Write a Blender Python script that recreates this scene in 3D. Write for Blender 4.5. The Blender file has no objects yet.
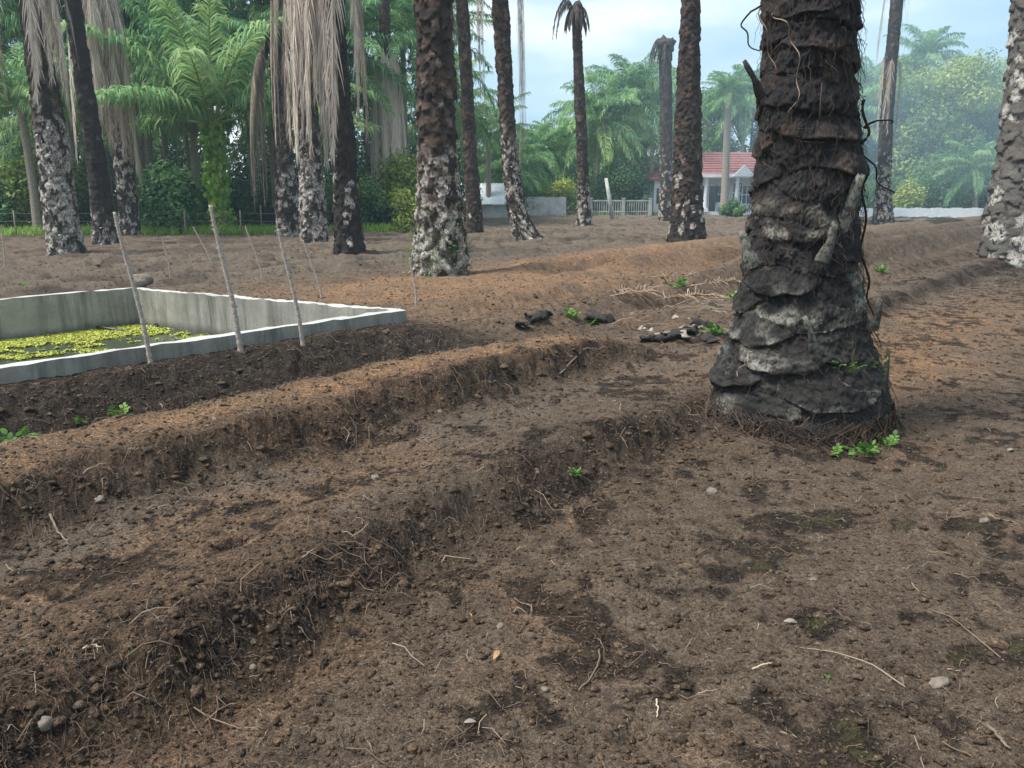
import bpy, math, random
import numpy as np
from mathutils import Vector
rng = np.random.default_rng(7); random.seed(7)
C = bpy.context.scene.collection
PI = math.pi
R = math.radians

# ------------------------------------------------------------------ camera maths
F = 770.0; PITCH = math.atan(188/770); H = 1.5
cp, sp = math.cos(PITCH), math.sin(PITCH)
def ray(px, py):
    a = (px-512)/F; b = (384-py)/F
    return a, cp+b*sp, -sp+b*cp
def ground_pt(px, py, z=0.0):
    d = ray(px, py); t = (z-H)/d[2]; return d[0]*t, d[1]*t
def at(px, py, Y):
    d = ray(px, py); t = Y/d[1]; return d[0]*t, H+d[2]*t
def depth(Y, z): return Y*cp-(z-H)*sp

# ------------------------------------------------------------------ noise
_perm = np.random.default_rng(3).permutation(4096).astype(np.int64)
_ang = np.random.default_rng(4).uniform(0, 2*PI, 4096)
_gx, _gy = np.cos(_ang), np.sin(_ang)
def pn(x, y, seed=0):
    x = np.asarray(x, float); y = np.asarray(y, float)
    xi = np.floor(x).astype(np.int64); yi = np.floor(y).astype(np.int64)
    xf = x-xi; yf = y-yi
    def g(ix, iy, dx, dy):
        h = _perm[(_perm[(ix+seed*131) & 4095]+iy) & 4095]
        return _gx[h]*dx+_gy[h]*dy
    u = xf*xf*xf*(xf*(xf*6-15)+10); v = yf*yf*yf*(yf*(yf*6-15)+10)
    a = g(xi, yi, xf, yf); b = g(xi+1, yi, xf-1, yf)
    c = g(xi, yi+1, xf, yf-1); d = g(xi+1, yi+1, xf-1, yf-1)
    return 1.5*((a+u*(b-a))+v*((c+u*(d-c))-(a+u*(b-a))))
def fbm(x, y, o=4, seed=0):
    s = 0; a = .5; f = 1
    for i in range(o):
        s = s+a*pn(x*f, y*f, seed+i); a *= .5; f *= 2.03
    return s
def S(a, b, x):
    t = np.clip((x-a)/(b-a), 0, 1); return t*t*(3-2*t)

# ------------------------------------------------------------------ meshes
class MB:
    def __init__(s): s.v = []; s.f = []; s.a = {}; s.n = 0
    def add(s, v, f, **at_):
        v = np.asarray(v, float).reshape(-1, 3); f = np.asarray(f, np.int64)
        if f.shape[1] == 3: f = np.hstack([f, -np.ones((len(f), 1), np.int64)])
        s.f.append(np.where(f < 0, -1, f+s.n)); s.v.append(v)
        for k in set(s.a) | set(at_):
            val = at_.get(k, 0.0); arr = np.broadcast_to(np.asarray(val, np.float32), (len(v),)).copy()
            s.a.setdefault(k, [np.zeros(s.n, np.float32)] if s.n else []).append(arr)
        s.n += len(v); return s
    def mesh(s, name, mat, smooth=True):
        V = np.concatenate(s.v); Fq = np.concatenate(s.f)
        tri = Fq[:, 3] < 0
        tot = np.where(tri, 3, 4).astype(np.int32); start = np.concatenate([[0], np.cumsum(tot)[:-1]]).astype(np.int32)
        loops = Fq[Fq >= 0].astype(np.int32)
        me = bpy.data.meshes.new(name)
        me.vertices.add(len(V)); me.vertices.foreach_set('co', V.astype(np.float32).ravel())
        me.loops.add(len(loops)); me.loops.foreach_set('vertex_index', loops)
        me.polygons.add(len(tot)); me.polygons.foreach_set('loop_start', start); me.polygons.foreach_set('loop_total', tot)
        me.polygons.foreach_set('use_smooth', np.full(len(tot), smooth, bool))
        for k, l in s.a.items():
            A = me.attributes.new(k, 'FLOAT', 'POINT'); A.data.foreach_set('value', np.concatenate(l))
        me.update(calc_edges=True); me.validate()
        if mat: me.materials.append(mat)
        return me
    def obj(s, name, mat, parent=None, loc=None, smooth=True):
        o = bpy.data.objects.new(name, s.mesh(name, mat, smooth)); C.objects.link(o)
        if parent: o.parent = parent
        if loc is not None: o.location = loc
        return o
def tag(o, label=None, cat=None, group=None, kind=None):
    if label: o['label'] = label
    if cat: o['category'] = cat
    if group: o['group'] = group
    if kind: o['kind'] = kind
    return o
def thing(name, label, cat, loc=(0, 0, 0), rz=0, group=None):
    o = bpy.data.objects.new(name, None); C.objects.link(o); o.empty_display_size = .2
    o.location = loc; o.rotation_euler = (0, 0, rz)
    return tag(o, label, cat, group)
def inst(name, me, parent=None, loc=(0, 0, 0), rot=(0, 0, 0), sc=1):
    o = bpy.data.objects.new(name, me); C.objects.link(o)
    if parent: o.parent = parent
    o.location = loc; o.rotation_euler = rot; o.scale = (sc, sc, sc) if np.isscalar(sc) else sc
    return o
def nrm(v): return v/np.maximum(np.linalg.norm(v, axis=-1, keepdims=True), 1e-9)
def tubes(P, Rr, sides=4, cap=True):
    """P (n,K,3), Rr (n,K) -> verts, quads"""
    P = np.asarray(P, float); n, K, _ = P.shape; Rr = np.broadcast_to(np.asarray(Rr, float), (n, K))
    T = nrm(np.gradient(P, axis=1) if K > 2 else np.repeat(P[:, 1:]-P[:, :1], 2, axis=1))
    ref = np.where(np.abs(T[..., 2:3]) > .8, np.array([1., 0, 0]), np.array([0, 0, 1.]))
    A = nrm(np.cross(T, ref)); B = np.cross(T, A)
    th = np.arange(sides)*2*PI/sides
    V = P[:, :, None]+Rr[:, :, None, None]*(np.cos(th)[None, None, :, None]*A[:, :, None]+np.sin(th)[None, None, :, None]*B[:, :, None])
    idx = np.arange(n*K*sides).reshape(n, K, sides); nx = np.roll(idx, -1, axis=2)
    f = np.stack([idx[:, :-1], nx[:, :-1], nx[:, 1:], idx[:, 1:]], -1).reshape(-1, 4)
    if cap and sides == 4: f = np.concatenate([f, idx[:, 0, ::-1].reshape(-1, 4), idx[:, -1].reshape(-1, 4)])
    elif cap:
        for e in (idx[:, 0, ::-1], idx[:, -1]):
            for j in range(1, sides-1):
                f = np.concatenate([f, np.stack([e[:, 0], e[:, j], e[:, j+1], -np.ones(n, int)], -1)])
    return V.reshape(-1, 3), f
def ribbons(P, W):
    n, K, _ = P.shape
    V = np.stack([P-W, P+W], 2); idx = np.arange(n*K*2).reshape(n, K, 2)
    f = np.stack([idx[:, :-1, 0], idx[:, :-1, 1], idx[:, 1:, 1], idx[:, 1:, 0]], -1).reshape(-1, 4)
    return V.reshape(-1, 3), f
def box(x0, x1, y0, y1, z0, z1):
    v = [(x, y, z) for z in (z0, z1) for y in (y0, y1) for x in (x0, x1)]
    return v, [(0, 2, 3, 1), (4, 5, 7, 6), (0, 1, 5, 4), (1, 3, 7, 5), (3, 2, 6, 7), (2, 0, 4, 6)]
def rot2(v, a, o=(0, 0)):
    v = np.array(v, float); c, s = math.cos(a), math.sin(a)
    x, y = v[:, 0].copy(), v[:, 1].copy(); v[:, 0] = c*x-s*y+o[0]; v[:, 1] = s*x+c*y+o[1]; return v
def blob(r, seed, sq=(1, 1, 1), n=12, rough=.25):
    th = np.linspace(0, 2*PI, n, endpoint=False); ph = np.linspace(-PI/2, PI/2, n//2+2)[1:-1]
    T, Pp = np.meshgrid(th, ph); d = np.stack([np.cos(Pp)*np.cos(T), np.cos(Pp)*np.sin(T), np.sin(Pp)], -1)
    k = 1+rough*2*pn(d[..., 0]*1.3+seed*7.1+d[..., 2]*.9, d[..., 1]*1.3+d[..., 2]*1.1, seed % 50)
    V = (d*k[..., None]).reshape(-1, 3); m = len(ph); idx = np.arange(m*n).reshape(m, n); nx = np.roll(idx, -1, 1)
    f = np.stack([idx[:-1], nx[:-1], nx[1:], idx[1:]], -1).reshape(-1, 4).tolist()
    V = np.vstack([V, [[0, 0, -1], [0, 0, 1]]]); b, t = m*n, m*n+1
    f += [(b, nx[0, j], idx[0, j], -1) for j in range(n)]+[(t, idx[-1, j], nx[-1, j], -1) for j in range(n)]
    return V*np.array(sq)*r, np.array(f)

# ------------------------------------------------------------------ materials
def newmat(name):
    m = bpy.data.materials.new(name); m.use_nodes = True; nt = m.node_tree; nt.nodes.clear()
    out = nt.nodes.new('ShaderNodeOutputMaterial'); return m, nt, out
def N(nt, t, **kw):
    n = nt.nodes.new(t)
    for k, v in kw.items():
        if k.startswith('i_'): n.inputs[k[2:].replace('_', ' ')].default_value = v
        else: setattr(n, k, v)
    return n
def mixc(nt, fac, a, b, mode='MIX'):
    n = N(nt, 'ShaderNodeMix', data_type='RGBA', blend_type=mode)
    for s, v in ((0, fac), (6, a), (7, b)):
        if hasattr(v, 'links'): nt.links.new(v, n.inputs[s])
        elif s == 0: n.inputs[0].default_value = v
        else: n.inputs[s].default_value = (*v, 1)
    return n.outputs[2]
def ramp(nt, fac, stops):
    r = N(nt, 'ShaderNodeValToRGB'); e = r.color_ramp.elements
    while len(e) < len(stops): e.new(.5)
    for el, (p, c) in zip(e, stops): el.position = p; el.color = (*c, 1) if len(c) == 3 else c
    nt.links.new(fac, r.inputs[0]); return r.outputs[0]
def attr(nt, name): return N(nt, 'ShaderNodeAttribute', attribute_name=name).outputs['Fac']
def noise(nt, scale, detail=4, rough=.6, coord='Object', dist=0.0, sc=None):
    tc = N(nt, 'ShaderNodeTexCoord'); n = N(nt, 'ShaderNodeTexNoise'); n.inputs['Scale'].default_value = scale
    n.inputs['Detail'].default_value = detail; n.inputs['Roughness'].default_value = rough; n.inputs['Distortion'].default_value = dist
    if sc:
        mp = N(nt, 'ShaderNodeMapping'); mp.inputs['Scale'].default_value = sc
        nt.links.new(tc.outputs[coord], mp.inputs[0]); nt.links.new(mp.outputs[0], n.inputs['Vector'])
    else: nt.links.new(tc.outputs[coord], n.inputs['Vector'])
    return n.outputs['Fac']
def mth(nt, op, a, b=None, clamp=False):
    n = N(nt, 'ShaderNodeMath', operation=op, use_clamp=clamp)
    for i, v in enumerate((a, b)):
        if v is None: continue
        if hasattr(v, 'links'): nt.links.new(v, n.inputs[i])
        else: n.inputs[i].default_value = v
    return n.outputs[0]
def mrange(nt, v, a, b, c=0, d=1):
    n = N(nt, 'ShaderNodeMapRange'); nt.links.new(v, n.inputs[0])
    for i, x in enumerate((a, b, c, d)): n.inputs[i+1].default_value = x
    return n.outputs[0]
def bump(nt, h, dist, strength=1.0, prev=None):
    b = N(nt, 'ShaderNodeBump'); b.inputs['Distance'].default_value = dist; b.inputs['Strength'].default_value = strength
    nt.links.new(h, b.inputs['Height'])
    if prev: nt.links.new(prev, b.inputs['Normal'])
    return b.outputs[0]
def princ(nt, out, col, rough=.9, spec=.2, normal=None, transl=0, tcol=None, metal=0):
    p = N(nt, 'ShaderNodeBsdfPrincipled'); p.inputs['Roughness'].default_value = rough
    p.inputs['Specular IOR Level'].default_value = spec; p.inputs['Metallic'].default_value = metal
    if hasattr(col, 'links'): nt.links.new(col, p.inputs['Base Color'])
    else: p.inputs['Base Color'].default_value = (*col, 1)
    if normal: nt.links.new(normal, p.inputs['Normal'])
    sh = p.outputs[0]
    if transl:
        t = N(nt, 'ShaderNodeBsdfTranslucent'); nt.links.new(col, t.inputs[0]) if hasattr(col, 'links') else None
        m = N(nt, 'ShaderNodeMixShader'); m.inputs[0].default_value = transl
        nt.links.new(sh, m.inputs[1]); nt.links.new(t.outputs[0], m.inputs[2]); sh = m.outputs[0]
    nt.links.new(sh, out.inputs['Surface']); return p
def simple(name, col, rough=.85, spec=.25, var=.25, scale=8, bmp=0.0, metal=0, detail=5):
    m, nt, out = newmat(name); n = noise(nt, scale, detail)
    c = ramp(nt, n, [(.3, tuple(k*(1-var) for k in col)), (.7, tuple(min(1, k*(1+var)) for k in col))])
    princ(nt, out, c, rough, spec, bump(nt, n, bmp) if bmp else None, metal=metal); return m
def leafmat(name, stops, transl=.3, rough=.55):
    m, nt, out = newmat(name)
    oi = N(nt, 'ShaderNodeObjectInfo').outputs['Random']
    a = mth(nt, 'ADD', attr(nt, 'var'), mrange(nt, oi, 0, 1, -.15, .15), True)
    c = ramp(nt, a, stops); princ(nt, out, c, rough, .3, None, transl); return m

def soilmat():
    m, nt, out = newmat('soil')
    o, d, g, mo = attr(nt, 'orange'), attr(nt, 'dark'), attr(nt, 'grey'), attr(nt, 'moss')
    n1 = noise(nt, 9, 6, .65, 'Object'); n2 = noise(nt, 70, 6, .75, 'Object'); n3 = noise(nt, 320, 3, .7, 'Object')
    base = ramp(nt, n1, [(.28, (.062, .043, .034)), (.5, (.124, .092, .068)), (.72, (.190, .146, .110))])
    base = mixc(nt, g, base, mixc(nt, n2, (.095, .078, .065), (.20, .164, .134)))
    org = ramp(nt, n2, [(.28, (.13, .068, .038)), (.5, (.30, .165, .088)), (.72, (.47, .31, .19))])
    of = mth(nt, 'MULTIPLY', o, mrange(nt, mth(nt, 'ADD', n1, mth(nt, 'MULTIPLY', n2, .7)), .55, 1.05, .25, 1.0), True)
    col = mixc(nt, of, base, org)
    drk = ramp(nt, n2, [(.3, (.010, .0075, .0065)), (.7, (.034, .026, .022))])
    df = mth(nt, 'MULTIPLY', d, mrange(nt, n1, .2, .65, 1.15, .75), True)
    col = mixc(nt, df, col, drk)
    col = mixc(nt, mo, col, mixc(nt, n2, (.10, .13, .03), (.20, .20, .06)))
    # grit: dark and pale grains
    gr = ramp(nt, n2, [(.33, (.30, .30, .30)), (.5, (1, 1, 1)), (.68, (1.75, 1.7, 1.6))])
    col = mixc(nt, .85, col, gr, 'MULTIPLY')
    gr2 = ramp(nt, n3, [(.36, (.35, .35, .35)), (.5, (1, 1, 1)), (.64, (1.9, 1.85, 1.7))])
    col = mixc(nt, .8, col, gr2, 'MULTIPLY')
    tc = N(nt, 'ShaderNodeTexCoord'); vo = N(nt, 'ShaderNodeTexVoronoi', feature='F1'); vo.inputs['Scale'].default_value = 85
    nt.links.new(tc.outputs['Object'], vo.inputs['Vector'])
    sepc = N(nt, 'ShaderNodeSeparateColor'); nt.links.new(vo.outputs['Color'], sepc.inputs[0])
    pick = mth(nt, 'MULTIPLY', mth(nt, 'LESS_THAN', vo.outputs['Distance'], .28), mth(nt, 'GREATER_THAN', sepc.outputs[0], .93))
    col = mixc(nt, mth(nt, 'MULTIPLY', pick, .75), col, (.36, .28, .21))
    nb = bump(nt, n2, .028, 1.0); nb = bump(nt, n3, .007, 1.0, nb)
    princ(nt, out, col, .95, .12, nb); return m
def barkmat(name, bs=1.0, dark=((.012, .010, .010), (.045, .036, .033)), brown=((.055, .034, .026), (.17, .105, .075)), pale=((.22, .175, .145), (.74, .70, .63))):
    m, nt, out = newmat(name)
    n1 = noise(nt, 7*bs, 5, .65, sc=(1, 1, .6)); n2 = noise(nt, 45*bs, 5, .7, sc=(1, 1, .55)); n3 = noise(nt, 22*bs, 4, .7, dist=.8)
    col = mixc(nt, n2, *dark)
    bf = mth(nt, 'MULTIPLY', attr(nt, 'brown'), mrange(nt, n1, .3, .6, .2, 1), True)
    col = mixc(nt, bf, col, mixc(nt, n2, *brown))
    mf = mth(nt, 'MULTIPLY', attr(nt, 'moss'), mrange(nt, n3, .4, .65, 0, 1), True)
    col = mixc(nt, mf, col, mixc(nt, n2, (.022, .026, .022), (.07, .08, .055)))
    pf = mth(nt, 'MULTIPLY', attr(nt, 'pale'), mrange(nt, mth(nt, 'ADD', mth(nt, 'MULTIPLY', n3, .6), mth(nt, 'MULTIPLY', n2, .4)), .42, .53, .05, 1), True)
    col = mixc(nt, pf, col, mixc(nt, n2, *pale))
    nb = bump(nt, n2, .02/bs, 1.0); nb = bump(nt, n3, .02/bs, .7, nb)
    princ(nt, out, col, .93, .15, nb); return m

M = {}
M['soil'] = soilmat()
M['bark'] = barkmat('palm_bark', .8)
M['bark_grey'] = barkmat('grey_palm_bark', .7, dark=((.04, .037, .035), (.21, .195, .175)), pale=((.30, .28, .25), (.62, .59, .53)))
M['bark_near'] = barkmat('old_palm_bark', 1.3, pale=((.10, .098, .085), (.40, .385, .33)), brown=((.045, .032, .028), (.135, .10, .083)), dark=((.007, .007, .0085), (.048, .044, .045)))
M['frond'] = leafmat('palm_leaf', [(0, (.04, .12, .055)), (.45, (.135, .29, .115)), (.8, (.27, .44, .16)), (1, (.44, .50, .19))], .4)
M['frond_light'] = leafmat('light_palm_leaf', [(0, (.055, .14, .06)), (.5, (.15, .31, .115)), (1, (.34, .45, .17))], .4)
M['dead'] = leafmat('dead_frond_leaf', [(0, (.17, .12, .09)), (.45, (.50, .41, .335)), (1, (.76, .67, .58))], .15, .8)
M['deadtop'] = leafmat('dark_dead_frond', [(0, (.05, .04, .035)), (1, (.16, .13, .11))], .1, .85)
M['leaf'] = leafmat('tree_leaf', [(0, (.035, .10, .035)), (.5, (.10, .205, .06)), (1, (.22, .30, .09))])
M['leaf_yel'] = leafmat('yellow_green_leaf', [(0, (.09, .17, .035)), (.5, (.27, .35, .07)), (1, (.55, .52, .12))])
M['leaf_dark'] = leafmat('dark_leaf', [(0, (.016, .05, .024)), (.6, (.05, .12, .05)), (1, (.10, .19, .07))])
M['vine'] = leafmat('vine_leaf', [(0, (.12, .26, .03)), (.5, (.27, .48, .07)), (1, (.44, .60, .13))], .4)
M['weed'] = leafmat('weed_leaf', [(0, (.03, .09, .018)), (.5, (.075, .19, .03)), (1, (.20, .33, .07))])
M['pondweed'] = leafmat('pondweed_leaf', [(0, (.10, .15, .02)), (.5, (.30, .33, .04)), (1, (.50, .49, .10))], .1)
M['fibre'] = leafmat('root_fibre', [(0, (.045, .030, .023)), (.6, (.13, .09, .065)), (1, (.34, .26, .19))], 0, .9)
M['straw'] = leafmat('dry_straw', [(0, (.10, .065, .042)), (.5, (.25, .175, .115)), (1, (.46, .37, .27))], 0, .9)
M['clod'] = leafmat('soil_clod', [(0, (.03, .022, .018)), (.55, (.13, .095, .075)), (1, (.33, .25, .19))], 0, .95)
M['wood'] = simple('grey_wood', (.27, .23, .185), .9, .1, .4, 20, .01)
M['twig'] = simple('dirty_twig', (.15, .118, .09), .9, .1, .4, 40, .004)
M['stake'] = simple('stake_bark', (.34, .29, .25), .9, .1, .45, 60, .004)
M['darkwood'] = simple('charred_wood', (.035, .031, .029), .85, .2, .5, 25, .01)
M['vinewood'] = simple('vine_stem', (.03, .022, .018), .9, .1, .4, 40)
M['stone'] = simple('field_stone', (.165, .138, .112), .9, .2, .35, 30, .004)
M['white'] = simple('white_paint', (.72, .74, .75), .7, .3, .08, 3)
M['cream'] = simple('pale_blue_render', (.60, .66, .70), .85, .2, .08, 2)
M['dull_wall'] = simple('weathered_wall', (.40, .41, .40), .9, .1, .3, 1.5)
M['roof'] = simple('red_roof_tile', (.225, .095, .093), .8, .2, .25, 3)
M['zinc'] = simple('zinc_sheet', (.62, .67, .70), .45, .5, .15, 2)
M['glass'] = simple('dark_window_glass', (.03, .04, .045), .15, .5, .2, 2)
M['net'] = simple('black_netting', (.012, .014, .016), .8, .1, .3, 5)
M['rubber'] = simple('black_rubber', (.012, .012, .013), .4, .4, .2, 20)
def concretemat():
    m, nt, out = newmat('grey_concrete'); n = noise(nt, 2.2, 6, .65); n2 = noise(nt, 40, 5, .7); st = noise(nt, 3.0, 5, .7, sc=(1.5, 1.5, .12))
    c = ramp(nt, n, [(.3, (.20, .19, .165)), (.7, (.35, .33, .285))])
    c = mixc(nt, mrange(nt, st, .47, .68), c, (.12, .12, .10)); c = mixc(nt, .5, c, ramp(nt, n2, [(.3, (.75, .75, .75)), (.7, (1.2, 1.2, 1.2))]), 'MULTIPLY')
    ge = N(nt, 'ShaderNodeNewGeometry'); sx = N(nt, 'ShaderNodeSeparateXYZ'); nt.links.new(ge.outputs['Position'], sx.inputs[0])
    lo = mth(nt, 'ADD', sx.outputs[2], mth(nt, 'MULTIPLY', n, .16))
    c = mixc(nt, mrange(nt, lo, -.33, -.20, .8, 0), c, (.06, .065, .05))       # tide mark above the water
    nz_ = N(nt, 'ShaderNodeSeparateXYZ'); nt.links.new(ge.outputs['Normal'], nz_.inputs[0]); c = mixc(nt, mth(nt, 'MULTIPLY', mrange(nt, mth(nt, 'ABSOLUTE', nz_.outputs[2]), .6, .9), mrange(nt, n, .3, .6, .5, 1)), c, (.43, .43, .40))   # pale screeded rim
    princ(nt, out, c, .9, .2, bump(nt, n2, .004)); return m
M['concrete'] = concretemat()
def watermat():
    m, nt, out = newmat('pond_water'); n = noise(nt, 3, 3)
    p = princ(nt, out, (.045, .055, .035), .06, .5, bump(nt, n, .004, .3)); return m
M['water'] = watermat()

# ------------------------------------------------------------------ terrain
TH = R(40.96); ux, uy = math.sin(TH), math.cos(TH); vx, vy = math.cos(TH), -math.sin(TH)
def uv2(x, y): return x*ux+y*uy, x*vx+y*vy
def xy(u, v): return u*ux+v*vx, u*uy+v*vy
PALM = (1.95, 4.95)
PU0, PU1, PV0, PV1, PT = -4.5, 6.22, -12.05, -7.10, .13    # basin, in (u, v)
HOLES = [(*ground_pt(233, 550, .08), .045, .085), (*ground_pt(205, 552, .08), .05, -.03), (*ground_pt(50, 600, .06), .09, .05), (*ground_pt(22, 618, .06), .08, .05), (*ground_pt(928, 512), .13, .05), (*ground_pt(905, 530), .15, -.045), (*ground_pt(465, 545), .10, -.04), (*ground_pt(160, 580, .08), .06, -.035), (*ground_pt(700, 715), .05, -.03), (*ground_pt(640, 735), .06, .04), (*ground_pt(745, 690), .07, -.04), (*ground_pt(850, 740), .07, -.04), (*ground_pt(800, 735), .08, .035), (*ground_pt(400, 455, .1), .10, .04), (*ground_pt(330, 480, .1), .09, -.04), (*ground_pt(245, 470, .1), .07, -.05)]
SH = .226
def ub(u, v): return u-SH*(v-PV1)
def terrain(x, y, full=False, lod=None):
    x = np.asarray(x, float); y = np.asarray(y, float); r = np.hypot(x, y)
    if lod is None: lod = r*.0016
    u, v = uv2(x, y)
    w = v+.10*pn(u*.8, 3.3, 1)*S(4, 8, u)+.07*pn(u*2.6, v*2.0, 2)+.05*pn(u*6, v*6, 3)+.022*pn(u*15, v*15, 4)
    near = 1-S(30, 60, r)
    eA = -2.12-.19*S(.8, 2.4, u)-.65*S(4.5, 11, u); ampA = .155-.07*S(3.6, 5.2, u)+.08*S(6.5, 9, u); fadeA = 1-S(26, 40, u)
    A = ampA*fadeA*S(eA+.13, eA-.19, w)*(1-.75*S(eA-.35, eA-1.0, w))
    B = .21*S(-3.62, -4.0, w)*(1-S(-4.45, -5.0, w))*(1-.75*S(5.6, 6.6, u))
    tr = 1-S(5.7, 6.7, u)
    T = -.30*S(-4.75, -5.15, w)*(1-S(-5.55, -6.7, w))*tr
    og = S(5.6, 7.5, u)
    O = og*(.11*np.sin((w+.2*pn(u*.4, 5.5, 15))*2*PI/1.3)*S(-11.5, -10.5, v)*S(-4.6, -5.6, v)*(1-S(14, 20, u))*np.clip(S(-8.6, -7.8, v)+S(11, 14, u), 0, 1)+.15*np.exp(-((w+8.1)/.42)**2)+.16*np.exp(-((w+10.2)/.5)**2)*S(10.5, 13.5, u)-.06*np.exp(-((w+9.1)/.45)**2)+.12*np.exp(-((w+6.2)/.4)**2)*S(9, 13, u))
    fr = S(-12, -13.5, v)*.085*np.sin((w+.15*pn(u*.5, v*.5, 77))*2*PI/1.15)*(1-S(50, 90, r))
    rf = S(11, 16, u)*S(-12.8, -10, v)*S(-3.6, -4.5, v)*.24*np.sin((w+.2*pn(u*.3, 5.5, 16))*2*PI/2.3)*(1-S(55, 90, r))
    Lw = .05*S(-1.1, -.4, w+.25*pn(u*.6, 9.1, 7))
    dp = np.hypot(x-PALM[0], y-PALM[1]); mound = .045*np.exp(-(np.maximum(dp-.5, 0)/.24)**2)
    z = A+B+T+O+fr+rf+Lw+mound
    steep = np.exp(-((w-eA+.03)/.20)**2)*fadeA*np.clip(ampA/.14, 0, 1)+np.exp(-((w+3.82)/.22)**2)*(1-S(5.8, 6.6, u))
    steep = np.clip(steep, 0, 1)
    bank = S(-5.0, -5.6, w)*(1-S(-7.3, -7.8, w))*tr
    pits = .7*np.exp(-(((u-7.0)/.5)**2+((v+5.25)/.28)**2))+.8*np.exp(-(((u-7.75)/.5)**2+((v+4.75)/.25)**2))
    rough = np.clip(.42+1.25*steep+1.5*bank+.7*pits+.25*S(.1, .6, pn(x*.7, y*.7, 31))+.75*S(-12, -14, v)+.5*S(14, 22, u), 0.15, 2.0)
    z = z-.16*pits
    lam, amp = 1.3, .050
    for i in range(8):
        wt = S(.9, 2.5, lam/np.maximum(lod, 1e-4)); nn = pn(x/lam, y/lam, 40+i)
        if i >= 1: nn = .55*nn+.6*(.42-np.abs(pn(x/lam*1.1+7, y/lam*1.1, 60+i)))   # billowed, crumbly
        z = z+amp*wt*nn*(rough if i > 0 else .7); lam *= .5; amp *= (.74 if i < 5 else .66)
    for hx, hy, hr, hd in HOLES:
        z = z-hd*np.exp(-(((x-hx)**2+((y-hy)*1.2)**2)/hr**2)**1.5)+hd*.3*np.exp(-((np.hypot(x-hx, y-hy-hr*.9)-hr*.6)/(hr*.6))**2)
    # basin hole
    inn = S(PU1-.01, PU1-.05, ub(u, v))*S(PV0+.01, PV0+.05, v)*S(PV1-.01, PV1-.05, v)*(u > PU0-1.5)
    # the earth is flush against the outside of the basin
    d_out = np.maximum.reduce([ub(u, v)-PU1, PV0-v, v-PV1]); nb = 1-S(.0, .5, np.abs(d_out))
    z = np.where(d_out >= -.02, z*(1-nb*.7)-.0*nb, z)
    z = z*(1-inn)-1.3*inn
    if not full: return z
    n1 = fbm(x*.5, y*.5, 5, 80); n2 = fbm(x*1.7, y*1.7, 4, 90); n3 = fbm(x*6, y*6, 3, 97)
    crest = np.exp(-((w+4.25)/.36)**2)*(1-S(5.6, 6.8, u))
    org = 1.2*crest*np.clip(.62+.7*n2+.25*S(2, 4, u), 0, 1)
    org = org+og*np.clip(1.35*np.exp(-((w+8.6)/1.9)**2)+.75*np.exp(-((w+10.3)/.8)**2), 0, 1)*np.clip(.72+.9*n2, 0, 1)*(1-.92*S(17, 26, u))
    org = org+1.0*S(5.2, 6.6, u)*np.exp(-((w+1.9)/.8)**2)*(1-S(12, 17, u))*np.clip(.6+.9*n2, 0, 1)
    org = org+.55*S(4.5, 6, u)*np.exp(-((w+3.0)/.9)**2)*(1-S(9, 12, u))*np.clip(.4+n2*1.2, 0, 1)
    org = org+.85*np.exp(-((x-.55)**2+((y-1.80)*1.6)**2)/.018)*np.clip(.7+n3, 0, 1)
    org = org+S(.05, .35, n1+.5*n2)*.45*(v > -5)
    org = org*(1-.8*S(-12, -13.5, v))*(1-.85*S(10, 16, u)*S(-7.6, -5.5, v))*(1-.5*S(-1.5, -.9, v))+.03
    dark = .95*steep*(.8+.6*n2)+1.5*bank*(.9+.6*n2)+.9*np.exp(-((w+5.35)/.5)**2)*tr+.9*pits+.55*np.exp(-(np.maximum(dp-.45, 0)/.22)**2)  # fresh damp soil, plus shade of edges, trench and pits put into the colour
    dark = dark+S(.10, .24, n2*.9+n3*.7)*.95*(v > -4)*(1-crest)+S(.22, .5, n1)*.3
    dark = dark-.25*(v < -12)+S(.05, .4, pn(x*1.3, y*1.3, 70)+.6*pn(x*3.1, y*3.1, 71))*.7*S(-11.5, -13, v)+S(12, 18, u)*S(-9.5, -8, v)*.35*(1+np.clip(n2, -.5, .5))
    grey = S(-11.5, -13.5, v)*.62*(1-.5*S(18, 26, r))+.30*S(-3.75, -3.0, v)*S(-2.1, -2.6, v)+.22*S(-2.0, -1.4, v)
    grey = grey+.5*S(-3.1, -3.35, w)*S(-3.8, -3.6, w)
    moss = np.clip(S(.34, .52, n3+.5*n2)*.18*(v > -1.2)+S(.3, .6, n2)*.5*np.exp(-((u-8.1)/1.1)**2-((v+5.6)/.6)**2), 0, 1)
    return z, np.clip(org, 0, 1), np.clip(dark, 0, 1), np.clip(grey, 0, 1), moss
def hz(x, y): return float(terrain(np.array([x]), np.array([y]), lod=np.array([.02]))[0])
def G(px, py):
    z = 0
    for _ in range(6): x, y = ground_pt(px, py, z); z = .5*z+.5*hz(x, y)
    return x, y, hz(x, y)

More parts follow.
